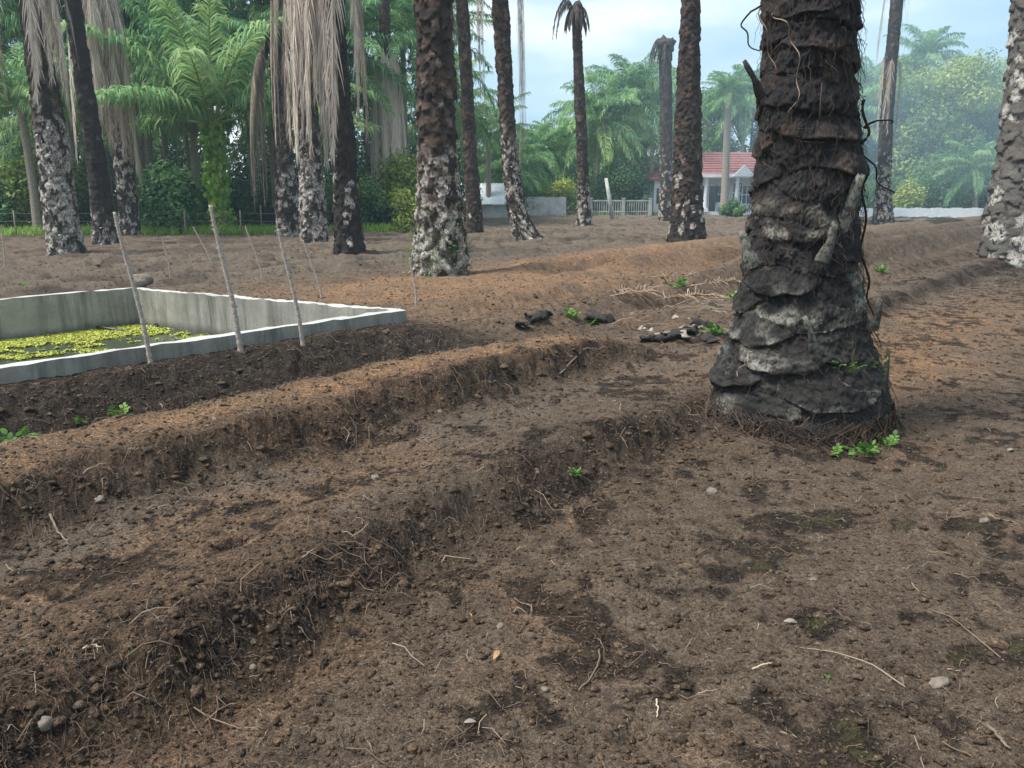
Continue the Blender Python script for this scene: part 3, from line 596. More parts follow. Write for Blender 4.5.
# ---- the dead palms of the field
def field_palm(label, pts, pale, brown, palez=(0, 2), amp=.06, skirt=None, ztop=9.5, seed=1, moss=.1, sw=.24, name='palm_trunk', top_fronds=None, sh=None, pitch=.16, group='dead palms on the field', moss_leaf=False, rscale=.92):
    """pts: (px, py, width in px) from foot to top"""
    if sw < .33: sw, pitch = .16, .13
    bx, by = ground_pt(pts[0][0], pts[0][1]); Y0 = by+pts[0][2]/2*by/F*.8; X0, _ = at(pts[0][0], pts[0][1], Y0)
    st = []
    for px, py, w in pts:
        x, z = at(px, py, Y0); st.append((z, x-X0, 0, w/2*depth(Y0, z)/F*rscale-amp*.35))
    zb = st[0][0]; st = [(z-zb, x, y, max(r, .08)) for z, x, y, r in st]
    gz = hz(X0, Y0); root = thing(name, label, 'palm', (X0, Y0, gz-.03), 0, group)
    def colour(Z, I, LIP, FACE, a, b, c, T):
        zone = S(palez[1]+.9, palez[1]-1.0, Z+.9*a)*S(palez[0]-.3, palez[0]+.3, Z+.3*a)
        p = zone*(1.5*(I > 1-pale*.72)*(FACE*.8+.35)*S(-.35, .1, b+.25)+.3*pale*LIP)+.05*LIP+pale*.25*(I > .9)*FACE
        br = brown*(.15+.95*(I > .5)*I)*(.4+.8*FACE)+.2*S(.05, .4, a)*brown
        return p, br, moss*(1-S(.4, 1.6, Z))+moss*.3
    dead = top_fronds is not None
    zt = st[-1][0] if dead else ztop
    mb = trunk_mesh('trunk', None, st, 72, .028, zt, sw, max(sw, .24), pitch, amp, colour, seed, .024, .7)
    # loose broken frond bases standing off the bark
    g = np.random.default_rng(seed+500); sa = np.array(st); n = int(70*min(palez[1], 5)*(.4+pale)); zz = g.uniform(.05, max(palez[1], .6), n) if n else np.zeros(0); th = g.uniform(0, 2*PI, n)
    if n:
        rr = np.interp(zz, sa[:, 0], sa[:, 3])+amp*.4; cxx = np.interp(zz, sa[:, 0], sa[:, 1]); l = g.uniform(.06, .2, n); o = g.uniform(.15, .7, n); K = 3; t = np.linspace(0, 1, K)[None]
        RR = rr[:, None]+o[:, None]*l[:, None]*t; P = np.stack([cxx[:, None]+RR*np.cos(th)[:, None], RR*np.sin(th)[:, None], zz[:, None]+l[:, None]*t*g.choice([1, 1, 1, -.4], n)[:, None]], -1)
        wd = np.stack([-np.sin(th), np.cos(th), 0*th], -1)[:, None]*(g.uniform(.02, .05, n)[:, None]*np.array([1, .8, .25])[None])[..., None]
        V, f = ribbons(P, wd); mb.add(V, f, pale=np.repeat((g.uniform(0, 1, n) < pale)*g.uniform(.5, 1, n), 6), brown=np.repeat(g.uniform(.2, 1, n)*brown, 6))
    mb.obj('trunk', M['bark_grey' if 'lichened' in label else 'bark'], root)
    if skirt:
        for (cnt, zt_, zb_, a0, a1, kind) in skirt:
            for k in range(cnt):
                az = R(g.uniform(a0, a1)); zz = zt_*g.uniform(.96, 1.03); Ln = (zz-zb_)*g.uniform(.82, 1.12)
                pool = (DEAD, DEADLIGHT, DEADPALE)[kind]; me = pool[int(g.integers(len(pool)))]
                rr = np.interp(zz, sa[:, 0], sa[:, 3])+.15; xx = np.interp(zz, sa[:, 0], sa[:, 1])
                inst('dead_frond', me, root, (xx+rr*math.cos(az), rr*math.sin(az), zz), (0, 0, az), (g.uniform(.8, 1.2), g.uniform(.7, 1.15), Ln))
    if dead:
        for az, el, L in top_fronds:
            mb = MB(); 
            for V, f, v in frond_geo(L, R(el), R(el+89), 44, .45, .05, seed*7+int(az), True):
                V = V*np.array([.40, .6, 1.1]); mb.add(V, f, var=np.clip(np.asarray(v), 0, 1))
            o = mb.obj('dead_frond', M['deadtop'], root, (st[-1][1]+.1*math.cos(R(az)), .1*math.sin(R(az)), st[-1][0]-.05)); o.rotation_euler = (0, 0, R(az))
        mb = MB(); V, f = blob(st[-1][3]*1.35, seed, (1, 1, 1.2), 14, .5); mb.add(V, f, var=.2); mb.obj('withered_bud', M['deadtop'], root, (st[-1][1], 0, st[-1][0]))
    if moss_leaf:
        mb = MB()
        for _ in range(150):
            th = rng.uniform(PI*.9, 2.1*PI); z = rng.uniform(0, 1.5)*rng.uniform(.3, 1); r = np.interp(z, sa[:, 0], sa[:, 3])+amp*.6
            leaf_fan(mb, np.array([np.interp(z, sa[:, 0], sa[:, 1])+r*math.cos(th), r*math.sin(th), z]), th, rng.uniform(-.2, .9), rng.uniform(.05, .12), 3)
        mb.obj('climbing_leaves', M['weed'], root)
    return root
P_ = field_palm
P_('leaning palm trunk, white flaked below and tufted above, left of the black trunk', [(68, 258, 36), (62, 225, 32), (54, 160, 30), (46, 100, 27), (36, 40, 23), (28, 0, 20)], .9, .5, (0, 3.1), .06, [(5, 7.2, 4.3, 150, 290, 0), (6, 7.0, 4.2, -70, 40, 0), (1, 6.2, 3.3, -10, 10, 1)], seed=11, moss=.5)
P_('slim nearly black palm trunk with white flecks only at its foot', [(107, 248, 27), (104, 225, 23), (96, 160, 19), (86, 95, 17), (78, 40, 16), (73, 0, 15)], .75, .15, (0, .7), .035, [(2, 7.5, 3.9, 160, 215, 1)], seed=12)
P_('palm wrapped in a long grey cone of dead fronds beside the slim black trunk', [(131, 239, 21), (128, 200, 19), (120, 140, 18), (106, 60, 18), (97, 0, 18)], .55, .85, (0, 4), .05, [(9, 8.2, 3.6, 180, 360, 0), (8, 8.0, 3.0, 240, 380, 0), (6, 8.0, 2.7, -60, 30, 0)], seed=13)
P_('palm trunk with a narrow tan broom of dead fronds on its left side', [(290, 240, 28), (288, 215, 26), (285, 170, 20), (281, 110, 18), (278, 60, 17), (275, 34, 17)], .65, .8, (0, 2.2), .05, [(9, 6.0, 1.9, 165, 215, 0), (4, 5.9, 3.0, -70, 20, 1)], seed=14, top_fronds=[(190, 20, .9), (320, 10, 1.0), (20, 20, 1.2)])
P_('white flaked palm trunk under a thick grey curtain of dead fronds', [(315, 245, 30), (313, 210, 28), (310, 160, 23), (305, 80, 21), (303, 0, 21)], .85, .7, (0, 3), .06, [(10, 8.0, 3.3, 190, 350, 0), (3, 8.0, 2.7, 200, 340, 0)], seed=15)
P_('stubby dark palm trunk with ragged bark below hanging grey fronds', [(350, 258, 34), (348, 235, 29), (346, 190, 25), (344, 150, 24), (338, 70, 20), (334, 0, 19)], .12, .3, (0, 3), .06, [(9, 7.2, 3.2, 220, 330, 0), (3, 7.2, 3.4, 150, 400, 0)], seed=16)
P_('palm with a pale straw curtain of dead fronds hanging from its cut head', [(396, 229, 17), (395, 200, 15), (390, 140, 12), (386, 60, 12), (384, 0, 11)], .4, .8, (0, 2), .04, [(15, 7.0, 1.0, 180, 360, 2), (8, 7.0, 1.9, 150, 390, 2)], seed=17, ztop=11)
P_('stout palm trunk with bright white flakes and weeds at its foot', [(440, 278, 62), (440, 255, 58), (440, 215, 50), (438, 180, 42), (436, 100, 39), (434, 0, 37)], .8, .85, (0, 1.75), .085, None, seed=18, moss=.7, sw=.3, moss_leaf=True)
P_('thin reddish brown palm trunk with grey strands hanging on its left', [(475, 236, 19), (474, 215, 17), (470, 150, 14), (466, 70, 13), (462, 0, 13)], .1, 1.0, (0, 3), .04, [(4, 9.6, 4.0, 130, 235, 1), (3, 10, 5.2, -30, 40, 1)], seed=19, ztop=10.5)
P_('curved palm trunk sweeping out to the right at its foot', [(536, 244, 36), (525, 232, 27), (516, 210, 20), (509, 150, 16), (505, 80, 16), (500, 0, 18)], .6, .8, (0, 3), .05, [(4, 9.0, 3.6, -40, 40, 1), (2, 8.8, 6.5, 150, 230, 1)], seed=20)
P_('tall dead palm with a drooping withered head, standing alone against the sky', [(584, 228, 18), (584, 212, 15), (583, 180, 12), (582, 150, 11.5), (580, 108, 12), (578, 60, 10), (576, 14, 10)], .7, .6, (0, 1.6), .035, None, seed=21, top_fronds=[(180, 62, 3.4), (200, 58, 3.0), (165, 45, 1.5), (20, 35, 1.6), (340, 30, 1.3), (270, 45, 1.3), (90, 50, 1.5), (230, 40, 1.5), (300, 40, 1.4), (60, 40, 1.4), (0, 55, 1.8), (190, 30, 1.3)])
P_('dead palm with a bowed withered head, beside the red roofed house', [(666, 222, 17), (666, 205, 15), (666, 160, 13), (666, 100, 13), (665, 60, 13), (666, 48, 12)], .45, .95, (0, 3.2), .04, None, seed=22, top_fronds=[(180, 58, 3.0), (195, 62, 2.6), (170, 50, 2.0), (0, 30, 1.0), (250, 50, 1.6), (290, 35, 1.1), (205, 40, 1.6)])
P_('straight dark palm trunk with a brown flaky foot, just left of the red roofed house', [(687, 244, 42), (687, 225, 36), (687, 190, 31), (688, 130, 28), (689, 60, 22), (691, 0, 18)], .2, .65, (0, 2), .07, None, seed=23, sw=.28)
P_('hazy palm trunk with a pale band and frayed fronds, right of the big trunk', [(883, 225, 22), (883, 205, 18), (884, 180, 14), (886, 130, 13), (891, 60, 12), (897, 0, 12)], .7, .6, (0, 3.2), .045, [(5, 8.0, 5.0, 180, 380, 1), (3, 12, 6.5, -40, 60, 1), (2, 12, 7.5, 150, 200, 1)], seed=24, ztop=12)
P_('broad grey lichened palm trunk cut by the right edge of the view', [(1017, 268, 74), (1017, 245, 68), (1019, 200, 58), (1023, 150, 46), (1030, 60, 40), (1034, 0, 40)], .3, .35, (0, 5), .09, None, seed=25, sw=.34, moss=.3)

# ------------------------------------------------------------------ live palms
def live_palm(px, py, Y, s, kind, label, group, r=.17, lean=0, rz=None, rough=None):
    x, z = at(px, py, Y); root = thing('live_palm', label, 'palm', (x-lean, Y, 0), 0, group)
    if rough: mb = rough
    else: mb = thin_trunk(0, z, r, lean, seed=px)
    mb.obj('trunk', M['bark'] if r > .3 else M['wood'], root)
    inst('crown', CROWN[kind], root, (lean, 0, z), (0, 0, rng.uniform(0, 6.28) if rz is None else rz), s)
    return root
CROWN += [crown_mesh('crown', M['frond_light'], 26, 5.0, .9, .030, 84, 140, 8, 82, (.75, 1.25))]
gL = 'green palms along the left edge of the field'
vp = live_palm(212, 124, 30.5, 1.22, 6, 'green palm whose short trunk is clad in bright climbing leaves', gL, .25)
LP = [(58, 40, 36, 1.0, 6, 'bright green palm showing between the leaning trunk and the slim black trunk', 0), (140, 10, 37, 1.0, 6, 'bright green palm between the grey cone and the vine clad palm', .4), (378, 25, 43, 1.0, 6, 'bright palm crown behind the pale straw curtain', 0), (20, 105, 29.5, .8, 3, 'light green palm with browned frond bases at the far left edge', 0), (190, 62, 34, 1.0, 0, 'green palm on a thin grey trunk behind the vine clad one', .3),
 (92, 55, 37, 1.1, 0, 'dark green palm behind the grey cone of dead fronds', 0), (150, 5, 41, 1.15, 1, 'tall palm with its crown above the dark gap in the treeline', 0), (262, 12, 39, 1.1, 2, 'tall palm rising behind the narrow tan broom of dead fronds', 0),
 (335, 55, 37, 1.0, 0, 'palm crown between the dark stubby trunk and the curtained trunk', 0), (418, 40, 40, 1.0, 4, 'light green palm crown left of the stout white flaked trunk', 0), (-28, 40, 33, 1.05, 1, 'palm at the extreme left corner above the light green one', 0),
 (55, 118, 43, 1.0, 2, 'low dark palm seen between the leaning trunk and the slim black trunk', 0), (285, 115, 45, 1.0, 1, 'shaded low palm seen behind the tan broom palm', 0), (365, 105, 46, 1.0, 0, 'low palm behind the pale straw curtain', 0),
 (448, 105, 50, .9, 2, 'far palm filling the gap right of the stout white flaked trunk', 0), (235, -55, 37, 1.2, 0, 'very tall palm whose fronds hang from the top over the vine clad palm', 0), (118, -48, 38, 1.15, 2, 'very tall palm whose fronds hang from the top near the grey cone palm', 0),
 (15, -35, 38, 1.15, 0, 'very tall palm whose fronds hang over the top left corner', 0), (330, -40, 44, 1.2, 1, 'very tall palm high behind the grey frond curtain', 0), (400, -25, 45, 1.1, 4, 'pale tall palm at the top behind the straw curtain', 0), (180, 85, 48, 1.1, 2, 'deep shaded palm far back in the dark gap', 0), (120, 100, 50, 1.0, 1, 'deep shaded palm far back behind the grey cone', 0)]
for px, py, Y, s, k, lb, ln in LP: live_palm(px, py, Y, s, k, lb, gL, .15, ln)
gM = 'palms along the far edge of the field'
FP = [(488, 135, 54, .9, 3, 'yellowish palm between the thin reddish trunk and the curved trunk'), (505, 165, 60, .9, 0, 'low far palm above the zinc shed'), (535, 158, 66, 1.0, 1, 'low far palm right of the curved trunk'), (556, 150, 70, 1.0, 4, 'light far palm left of the lone tall dead palm'),
 (600, 120, 66, 1.2, 1, 'big drooping palm just right of the lone tall dead palm'), (632, 100, 68, 1.3, 0, 'tallest drooping palm left of the bowed dead palm'), (652, 108, 76, 1.2, 1, 'far palm crown behind the bowed dead palm'), (572, 150, 80, 1.1, 0, 'far palm behind the lone tall dead palm'),
 (618, 150, 74, 1.0, 5, 'low palm under the tallest drooping palm'), (748, 100, 78, 1.2, 1, 'hazy palm behind the roof beside the big trunk'), (868, 92, 80, 1.2, 0, 'hazy palm behind the big trunk on its right side'), (926, 58, 84, 1.1, 1, 'tall hazy palm poking above the broad leafy tree'),
 (1003, 92, 80, 1.1, 2, 'hazy palm beside the broad grey trunk at the right'), (975, 168, 58, .8, 4, 'low pale palm with one long leaf in front of the broad leafy tree'), (842, 120, 75, 1.2, 2, 'hazy palm hidden mostly by the big near trunk'), (1050, 90, 70, 1.2, 0, 'hazy palm beyond the right edge of the view')]
for px, py, Y, s, k, lb in FP: live_palm(px, py, Y, s, k, lb, gM, .17, rng.uniform(-.5, .5))
live_palm(729, 92, 60, .62, 4, 'hazy living palm with a small fan crown in front of the house', gM, .27, -.2)

# leaf clumps --------------------------------------------------------------
def leaf_cloud(mb, cen, rad, n, size, seed, shell=.55, var=0.0, droop=.0, asp=.55):
    g = np.random.default_rng(seed); d = nrm(g.normal(size=(n, 3))); q = (shell+(1-shell)*g.uniform(0, 1, n))**.8
    k = 1+.35*pn(d[:, 0]*2.2+seed, d[:, 1]*2.2+d[:, 2]*2.2, seed % 60)
    P = np.asarray(cen)+d*(q*k)[:, None]*np.asarray(rad); nn = nrm(d+np.array([0, 0, .5])+.7*g.normal(size=(n, 3)))
    a = nrm(np.cross(nn, g.normal(size=(n, 3)))+np.array([0, 0, -droop])); b = nrm(np.cross(nn, a)); s = size*g.uniform(.6, 1.3, n)[:, None]
    V = np.stack([P-a*s*.5, P+b*s*asp*.5+nn*s*.08, P+a*s*.5-nn*s*.1, P-b*s*asp*.5+nn*s*.08], 1).reshape(-1, 3)
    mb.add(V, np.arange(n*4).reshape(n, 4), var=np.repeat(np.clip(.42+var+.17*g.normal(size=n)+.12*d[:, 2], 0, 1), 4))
def broad_tree(px, py_top, Y, rad, mat, label, group, seed, nl=26, per=620, leaf=.28, flat=.8, low=.18):
    x, zt = at(px, py_top, Y); root = thing('broadleaf_tree', label, 'tree', (x, Y, 0), 0, group); g = np.random.default_rng(seed); mb = MB(); tw = MB()
    V, f = tubes(np.array([[(0, 0, -.2), (.1, 0, zt*.2), (.15, .1, zt*.45), (0, 0, zt*.8)]]), np.array([[.35, .28, .2, .06]]), 8); tw.add(V, f)
    for i in range(nl):
        a = g.uniform(0, 2*PI); q = math.sqrt(g.uniform(0, 1)); zz = g.uniform(low, .95); wid = math.sin(PI*min(1, (zz-low*.6)/(1.08-low*.6)))**.6
        c = np.array([rad*q*wid*math.cos(a), rad*q*wid*math.sin(a), zt*zz]); rr = rad*g.uniform(.22, .42); sg = g.normal(0, .17)
        c[2] = min(c[2], zt-rr*.75); leaf_cloud(mb, c, (rr, rr, rr*flat), per, leaf, seed*91+i, .45, sg)
        V, f = tubes(np.array([[(.1, 0, zt*zz*.45), (c[0]*.5, c[1]*.5, zt*zz*.75), tuple(c)]]), np.array([[.12, .08, .03]]), 5); tw.add(V, f)
    tw.obj('trunk', M['wood'], root); mb.obj('crown', mat, root); return root
gT = 'broadleaf trees beyond the field'
broad_tree(948, 52, 72, 5.6, M['leaf_yel'], 'large yellow green broadleaf tree behind the hazy right hand field', gT, 41, 46, 800, .3)
broad_tree(900, 85, 76, 5.0, M['leaf'], 'hazy blue green tree left of the large yellow green tree', gT, 42, 30, 650)
broad_tree(1005, 85, 74, 4.6, M['leaf'], 'dark tree between the large yellow green tree and the grey trunk', gT, 43, 30, 600)
broad_tree(712, 72, 84, 5.0, M['leaf'], 'hazy tree rising behind the red roof', gT, 44, 28, 600)
broad_tree(755, 80, 86, 5.0, M['leaf_dark'], 'hazy dark tree behind the roof at the big trunk', gT, 45, 26, 550)
broad_tree(850, 78, 82, 5.5, M['leaf'], 'hazy tall tree behind the big near trunk', gT, 46, 30, 600)
broad_tree(560, 140, 84, 4.5, M['leaf'], 'far tree behind the lone tall dead palm', gT, 47, 22, 500)
broad_tree(600, 130, 86, 5, M['leaf_dark'], 'far dark tree behind the big drooping palm', gT, 48, 24, 500)
broad_tree(650, 122, 82, 4.5, M['leaf'], 'far tree behind the bowed dead palm', gT, 49, 24, 500)
broad_tree(510, 140, 80, 4.5, M['leaf'], 'far tree behind the zinc shed', gT, 50, 24, 500)
broad_tree(1070, 80, 70, 5.5, M['leaf'], 'tree beyond the right edge of the view', gT, 51, 24, 500)
def shrub(px, py, pt, Y, w, mat, label, group, seed, n=9, per=420, leaf=.16, name='shrub'):
    x, zt = at(px, pt, Y); root = thing(name, label, 'shrub', (x, Y, 0), 0, group); g = np.random.default_rng(seed); mb = MB(); tw = MB()
    for i in range(n):
        c = np.array([g.normal(0, w*.33), g.normal(0, w*.3), zt*g.uniform(.2, .8)]); rr = zt*g.uniform(.22, .36); c[2] = min(c[2], zt-rr*.8)
        leaf_cloud(mb, c, (max(rr, w*.25), max(rr, w*.25), rr), per, leaf, seed*37+i, .4, g.normal(0, .13))
        V, f = tubes(np.array([[(c[0]*.2, c[1]*.2, -.05), (c[0]*.6, c[1]*.6, c[2]*.5), tuple(c)]]), np.array([[.04, .03, .012]]), 4, False); tw.add(V, f)
    tw.obj('stem', M['wood'], root); mb.obj('foliage', mat, root); return root
gS = 'shrubs at the edge of the field'
shrub(163, 225, 158, 30.5, 1.5, M['frond'], 'feathery dark shrub left of the vine clad palm', gS, 61, 12, 500, .2)
shrub(401, 222, 150, 36, .55, M['leaf_yel'], 'bright green creeper bush behind the straw curtain palm', gS, 62, 14, 420, .16)
shrub(405, 222, 190, 31.5, .9, M['leaf_yel'], 'low yellow green bush left of the stout white flaked trunk', gS, 63, 8)
shrub(30, 225, 150, 31, 1.2, M['leaf_yel'], 'tall yellow green shrub under the far left palm', gS, 64, 12, 420, .2)
shrub(-10, 225, 180, 29.5, 1.0, M['leaf'], 'green shrub at the left border of the view', gS, 65, 8)
shrub(345, 222, 175, 34, 1.6, M['leaf'], 'dim green bush behind the dark stubby trunk', gS, 66, 10)
shrub(738, 215, 198, 56, 1.5, M['leaf'], 'rounded green bush in front of the house wall', gS, 67, 8, 380)
shrub(935, 212, 152, 60, 2.6, M['leaf'], 'wide bluish green bush before the large yellow green tree', gS, 68, 14, 520, .2)
shrub(880, 212, 178, 62, 2.4, M['leaf'], 'low hazy bush behind the pale banded palm', gS, 69, 10, 420, .2)
shrub(908, 212, 172, 58, 1.5, M['leaf_yel'], 'small pale bush beside the wide bluish bush', gS, 70, 9, 420, .2)
shrub(985, 212, 170, 64, 3.0, M['leaf_dark'], 'dark bush left of the grey trunk at the right', gS, 71, 10, 480, .2)
shrub(860, 212, 165, 66, 2.5, M['leaf_dark'], 'dark hazy bush at the right side of the big trunk', gS, 72, 9, 420, .2)
shrub(520, 212, 172, 62, 3.0, M['leaf'], 'green bushes over the old wall by the curved trunk', gS, 73, 12, 420, .2)
shrub(560, 212, 180, 62, 2.5, M['leaf_yel'], 'light green bush left of the lone tall dead palm', gS, 74, 9, 420, .2)
shrub(622, 212, 165, 64, 3.0, M['leaf_dark'], 'dark green bush behind the white railing', gS, 75, 14, 460, .2)
shrub(592, 212, 178, 65, 2.5, M['leaf'], 'green bush right behind the lone tall dead palm', gS, 76, 10, 420, .2)
shrub(640, 213, 195, 62, .9, M['leaf'], 'small leafy bush at the left corner of the house', gS, 77, 8, 380, .16)
shrub(1040, 212, 160, 60, 3.0, M['leaf'], 'bush beyond the grey trunk at the right', gS, 78, 9, 420, .2)
shrub(450, 222, 172, 45, 2.0, M['leaf_dark'], 'dark bush behind the stout white flaked trunk', gS, 79, 10, 420, .2)
# vines on the short palm trunk
mb = MB(); x, z = at(212, 128, 30.5)
for k in range(9): leaf_cloud(mb, (0, 0, .3+k*(z-.3)/8), (.48+.1*math.sin(k*2), .48, .32), 170, .24, 900+k, .6, .05*((k % 3)-1), 1.2, .6)
mb.obj('climbing_vine', M['vine'], vp)
# far wood and undergrowth: one uncountable mass each
def mass(name, label, mat, spans, seed, leaf, per, dz=1.0):
    g = np.random.default_rng(seed); mb = MB()
    for (x0, y0, x1, y1, n, h0, h1, r) in spans:
        for k in range(n):
            t = g.uniform(0, 1); c = np.array([x0+(x1-x0)*t+g.normal(0, .5), y0+(y1-y0)*t+g.normal(0, 1.0), 0]); h = g.uniform(h0, h1); c[2] = g.uniform(.15, .8)*h; rr = r*g.uniform(.7, 1.3)
            leaf_cloud(mb, c, (rr, rr, min(rr, max(c[2], .4))), per, leaf, int(g.integers(1e5)), .5, g.normal(0, .15))
    return tag(mb.obj(name, mat), label, kind='stuff')
mass('undergrowth', 'dark undergrowth beneath the palms at the left', M['leaf_dark'], [(-26, 33, -5, 35.5, 60, 1.2, 3.6, .9), (-30, 44, -3, 46, 80, 2, 8, 1.6), (-24, 56, -5, 58, 70, 2, 9, 2.0)], 5, .22, 260)
mass('far_wood', 'dense far wood behind the palms', M['leaf_dark'], [(-44, 57, -4, 60, 110, 4, 13, 2.6), (-8, 90, 60, 92, 110, 3, 9, 2.8), (44, 78, 75, 72, 50, 3, 10, 2.8)], 6, .4, 330)
mass('far_wood', 'low green growth along the far field edge', M['leaf'], [(-10, 74, 12, 76, 40, 2, 5.5, 1.7), (22, 70, 50, 68, 40, 1.5, 4.5, 1.5)], 8, .28, 300)
# grass strip at the left field edge
def grass(name, label, spans, seed, h, mat):
    g = np.random.default_rng(seed); mb = MB()
    for x0, y0, x1, y1, n, w in spans:
        t = g.uniform(0, 1, n); x = x0+(x1-x0)*t+g.normal(0, .3, n); y = y0+(y1-y0)*t+g.normal(0, w, n); a = g.uniform(0, 2*PI, n); l = h*g.uniform(.4, 1.2, n); ln = g.uniform(.1, .7, n)
        d = np.stack([np.cos(a)*ln, np.sin(a)*ln, np.ones(n)], -1); P0 = np.stack([x, y, np.full(n, -.03)], -1); P = np.stack([P0, P0+d*l[:, None]*.5, P0+d*l[:, None]*np.array([1.3, 1.3, .85])], 1)
        W = np.stack([-np.sin(a), np.cos(a), 0*a], -1)[:, None]*np.array([.012, .010, .002])[None, :, None]*1.3; V, f = ribbons(P, W); mb.add(V, f, var=np.repeat(g.uniform(.1, .9, n), 6))
    tag(mb.obj(name, mat), label, kind='stuff')
grass('grass', 'green grass strip along the left edge of the field', [(-24, 28.4, -8.5, 30.4, 9000, .5), (-8.5, 31.2, -3.5, 32.8, 1800, .5)], 9, .5, M['vine'])
grass('grass', 'low grass along the far edge of the field', [(2, 61, 14, 63, 2500, .8), (22, 72, 52, 73, 3000, .8)], 10, .4, M['leaf'])

# ------------------------------------------------------------------ basin
def basin():
    root = thing('concrete_basin', 'long open grey concrete water basin sunk in the soil', 'basin', (*xy(PU1, PV1), 0))
    ox, oy = xy(PU1, PV1)
    def slab(u0, u1, v0, v1, z0, z1, name, nseg=60):
        mb = MB(); nu = max(2, int((u1-u0)/.12)); nv = max(2, int((v1-v0)/.06))
        # box with a finely divided, slightly worn surface
        us = np.linspace(u0, u1, nu); vs = np.linspace(v0, v1, nv); zs = np.linspace(z0, z1, 8)
        def sheet(A, B, fn):
            X, Y_ = np.meshgrid(A, B); P = fn(X, Y_); n, m = X.shape; idx = np.arange(n*m).reshape(n, m)
            f = np.stack([idx[:-1, :-1], idx[:-1, 1:], idx[1:, 1:], idx[1:, :-1]], -1).reshape(-1, 4)
            u, v, z = P; w = .010*pn(u*3, z*3+v*3, 33)+.009*pn(u*9, v*9+z*9, 34)-.02*np.maximum(0, pn(u*5, v*5+z*4, 35)-.35); xx, yy = xy(u+w+SH*(v-PV1), v+w); mb.add(np.stack([xx-ox, yy-oy, z+w*1.3], -1).reshape(-1, 3), f)
        sheet(us, vs, lambda a, b: (a, b, np.full_like(a, z1))); sheet(us, zs, lambda a, b: (a, np.full_like(a, v0), b)); sheet(us, zs, lambda a, b: (a, np.full_like(a, v1), b))
        sheet(vs, zs, lambda a, b: (np.full_like(a, u0), a, b)); sheet(vs, zs, lambda a, b: (np.full_like(a, u1), a, b))
        return mb.obj(name, M['concrete'], root)
    slab(PU0, PU1, PV1-PT, PV1, -1.0, .15, 'wall'); slab(PU0, PU1, PV0, PV0+PT, -1.0, .155, 'wall')
    slab(PU1-PT, PU1-.003, PV0+PT+.003, PV1-PT-.003, -1.0, .147, 'wall'); slab(PU0, PU0+PT, PV0+PT+.003, PV1-PT-.003, -1.0, .147, 'wall')
    cs = [xy(a+SH*(b-PV1), b) for a, b in ((PU0+.05, PV0+.05), (PU1-.05, PV0+.05), (PU1-.05, PV1-.05), (PU0+.05, PV1-.05))]
    mb = MB(); mb.add([(a, b, -.40) for a, b in cs], [(0, 3, 2, 1)] if False else [(0, 1, 2, 3)]); w = mb.obj('water', M['water']); tag(w, 'still dark water inside the concrete basin', kind='structure')
    # floating weed: small leaves lying on the water
    n = 110000; px = rng.uniform(-60, 215, n); py = rng.uniform(316, 362, n); X = np.array([ground_pt(a, b, -.395) for a, b in zip(px, py)]); u, v = uv2(X[:, 0], X[:, 1])
    m = fbm(X[:, 0]*1.1, X[:, 1]*1.1, 3, 5)*1.5+.6*pn(X[:, 0]*5, X[:, 1]*5, 6)+.4*pn(X[:, 0]*15, X[:, 1]*15, 9)
    den = 1.0*np.exp(-((py-(343-.09*px))/(10.5-.02*px))**2)*S(200, 120, px)+.9*np.exp(-((px-165)/30)**2-((py-331)/5)**2)
    k = (ub(u, v) < PU1-PT-.03) & (v > PV0+PT+.03) & (v < PV1-PT-.03) & (m+den*1.05 > .52); X = X[k]; n = len(X)
    a = rng.uniform(0, 2*PI, n); s = rng.uniform(.008, .022, n); Pc = np.column_stack([X, np.full(n, -.395)+rng.uniform(0, .03, n)**1.2])
    d1 = np.stack([np.cos(a), np.sin(a), rng.normal(0, .3, n)], -1)*s[:, None]; d2 = np.stack([-np.sin(a), np.cos(a), rng.normal(0, .3, n)], -1)*s[:, None]*.8
    V = np.stack([Pc-d1, Pc-d2, Pc+d1, Pc+d2], 1).reshape(-1, 3); mb = MB(); mb.add(V, np.arange(n*4).reshape(n, 4), var=np.repeat(rng.beta(2, 2, n), 4))
    tag(mb.obj('floating_weed', M['pondweed']), 'yellow green water weed floating in the basin', kind='stuff')
    # black hose loop
    x, y = ground_pt(128, 328, -.395); t = np.linspace(0, 2*PI*.9, 40); P = np.stack([.42*np.cos(t), .26*np.sin(t), .01+.03*np.sin(t*2)], -1)
    V, f = tubes(P[None], np.full((1, 40), .022), 8); mb = MB(); mb.add(V, f); o = mb.obj('hose_loop', M['rubber'], None, (x, y, -.395)); tag(o, 'black hose loop floating on the basin water', 'hose')
basin()
x, y = ground_pt(122, 283, .16); mb = MB(); V, f = blob(.14, 3, (1.15, .9, .72), 20, .14); mb.add(V, f); o = mb.obj('stone', M['stone'], None, (*xy(*(lambda u, v: (u, PV0+.07))(*uv2(x, y))), .245)); tag(o, 'round brown stone lying on the back rim of the basin', 'stone')

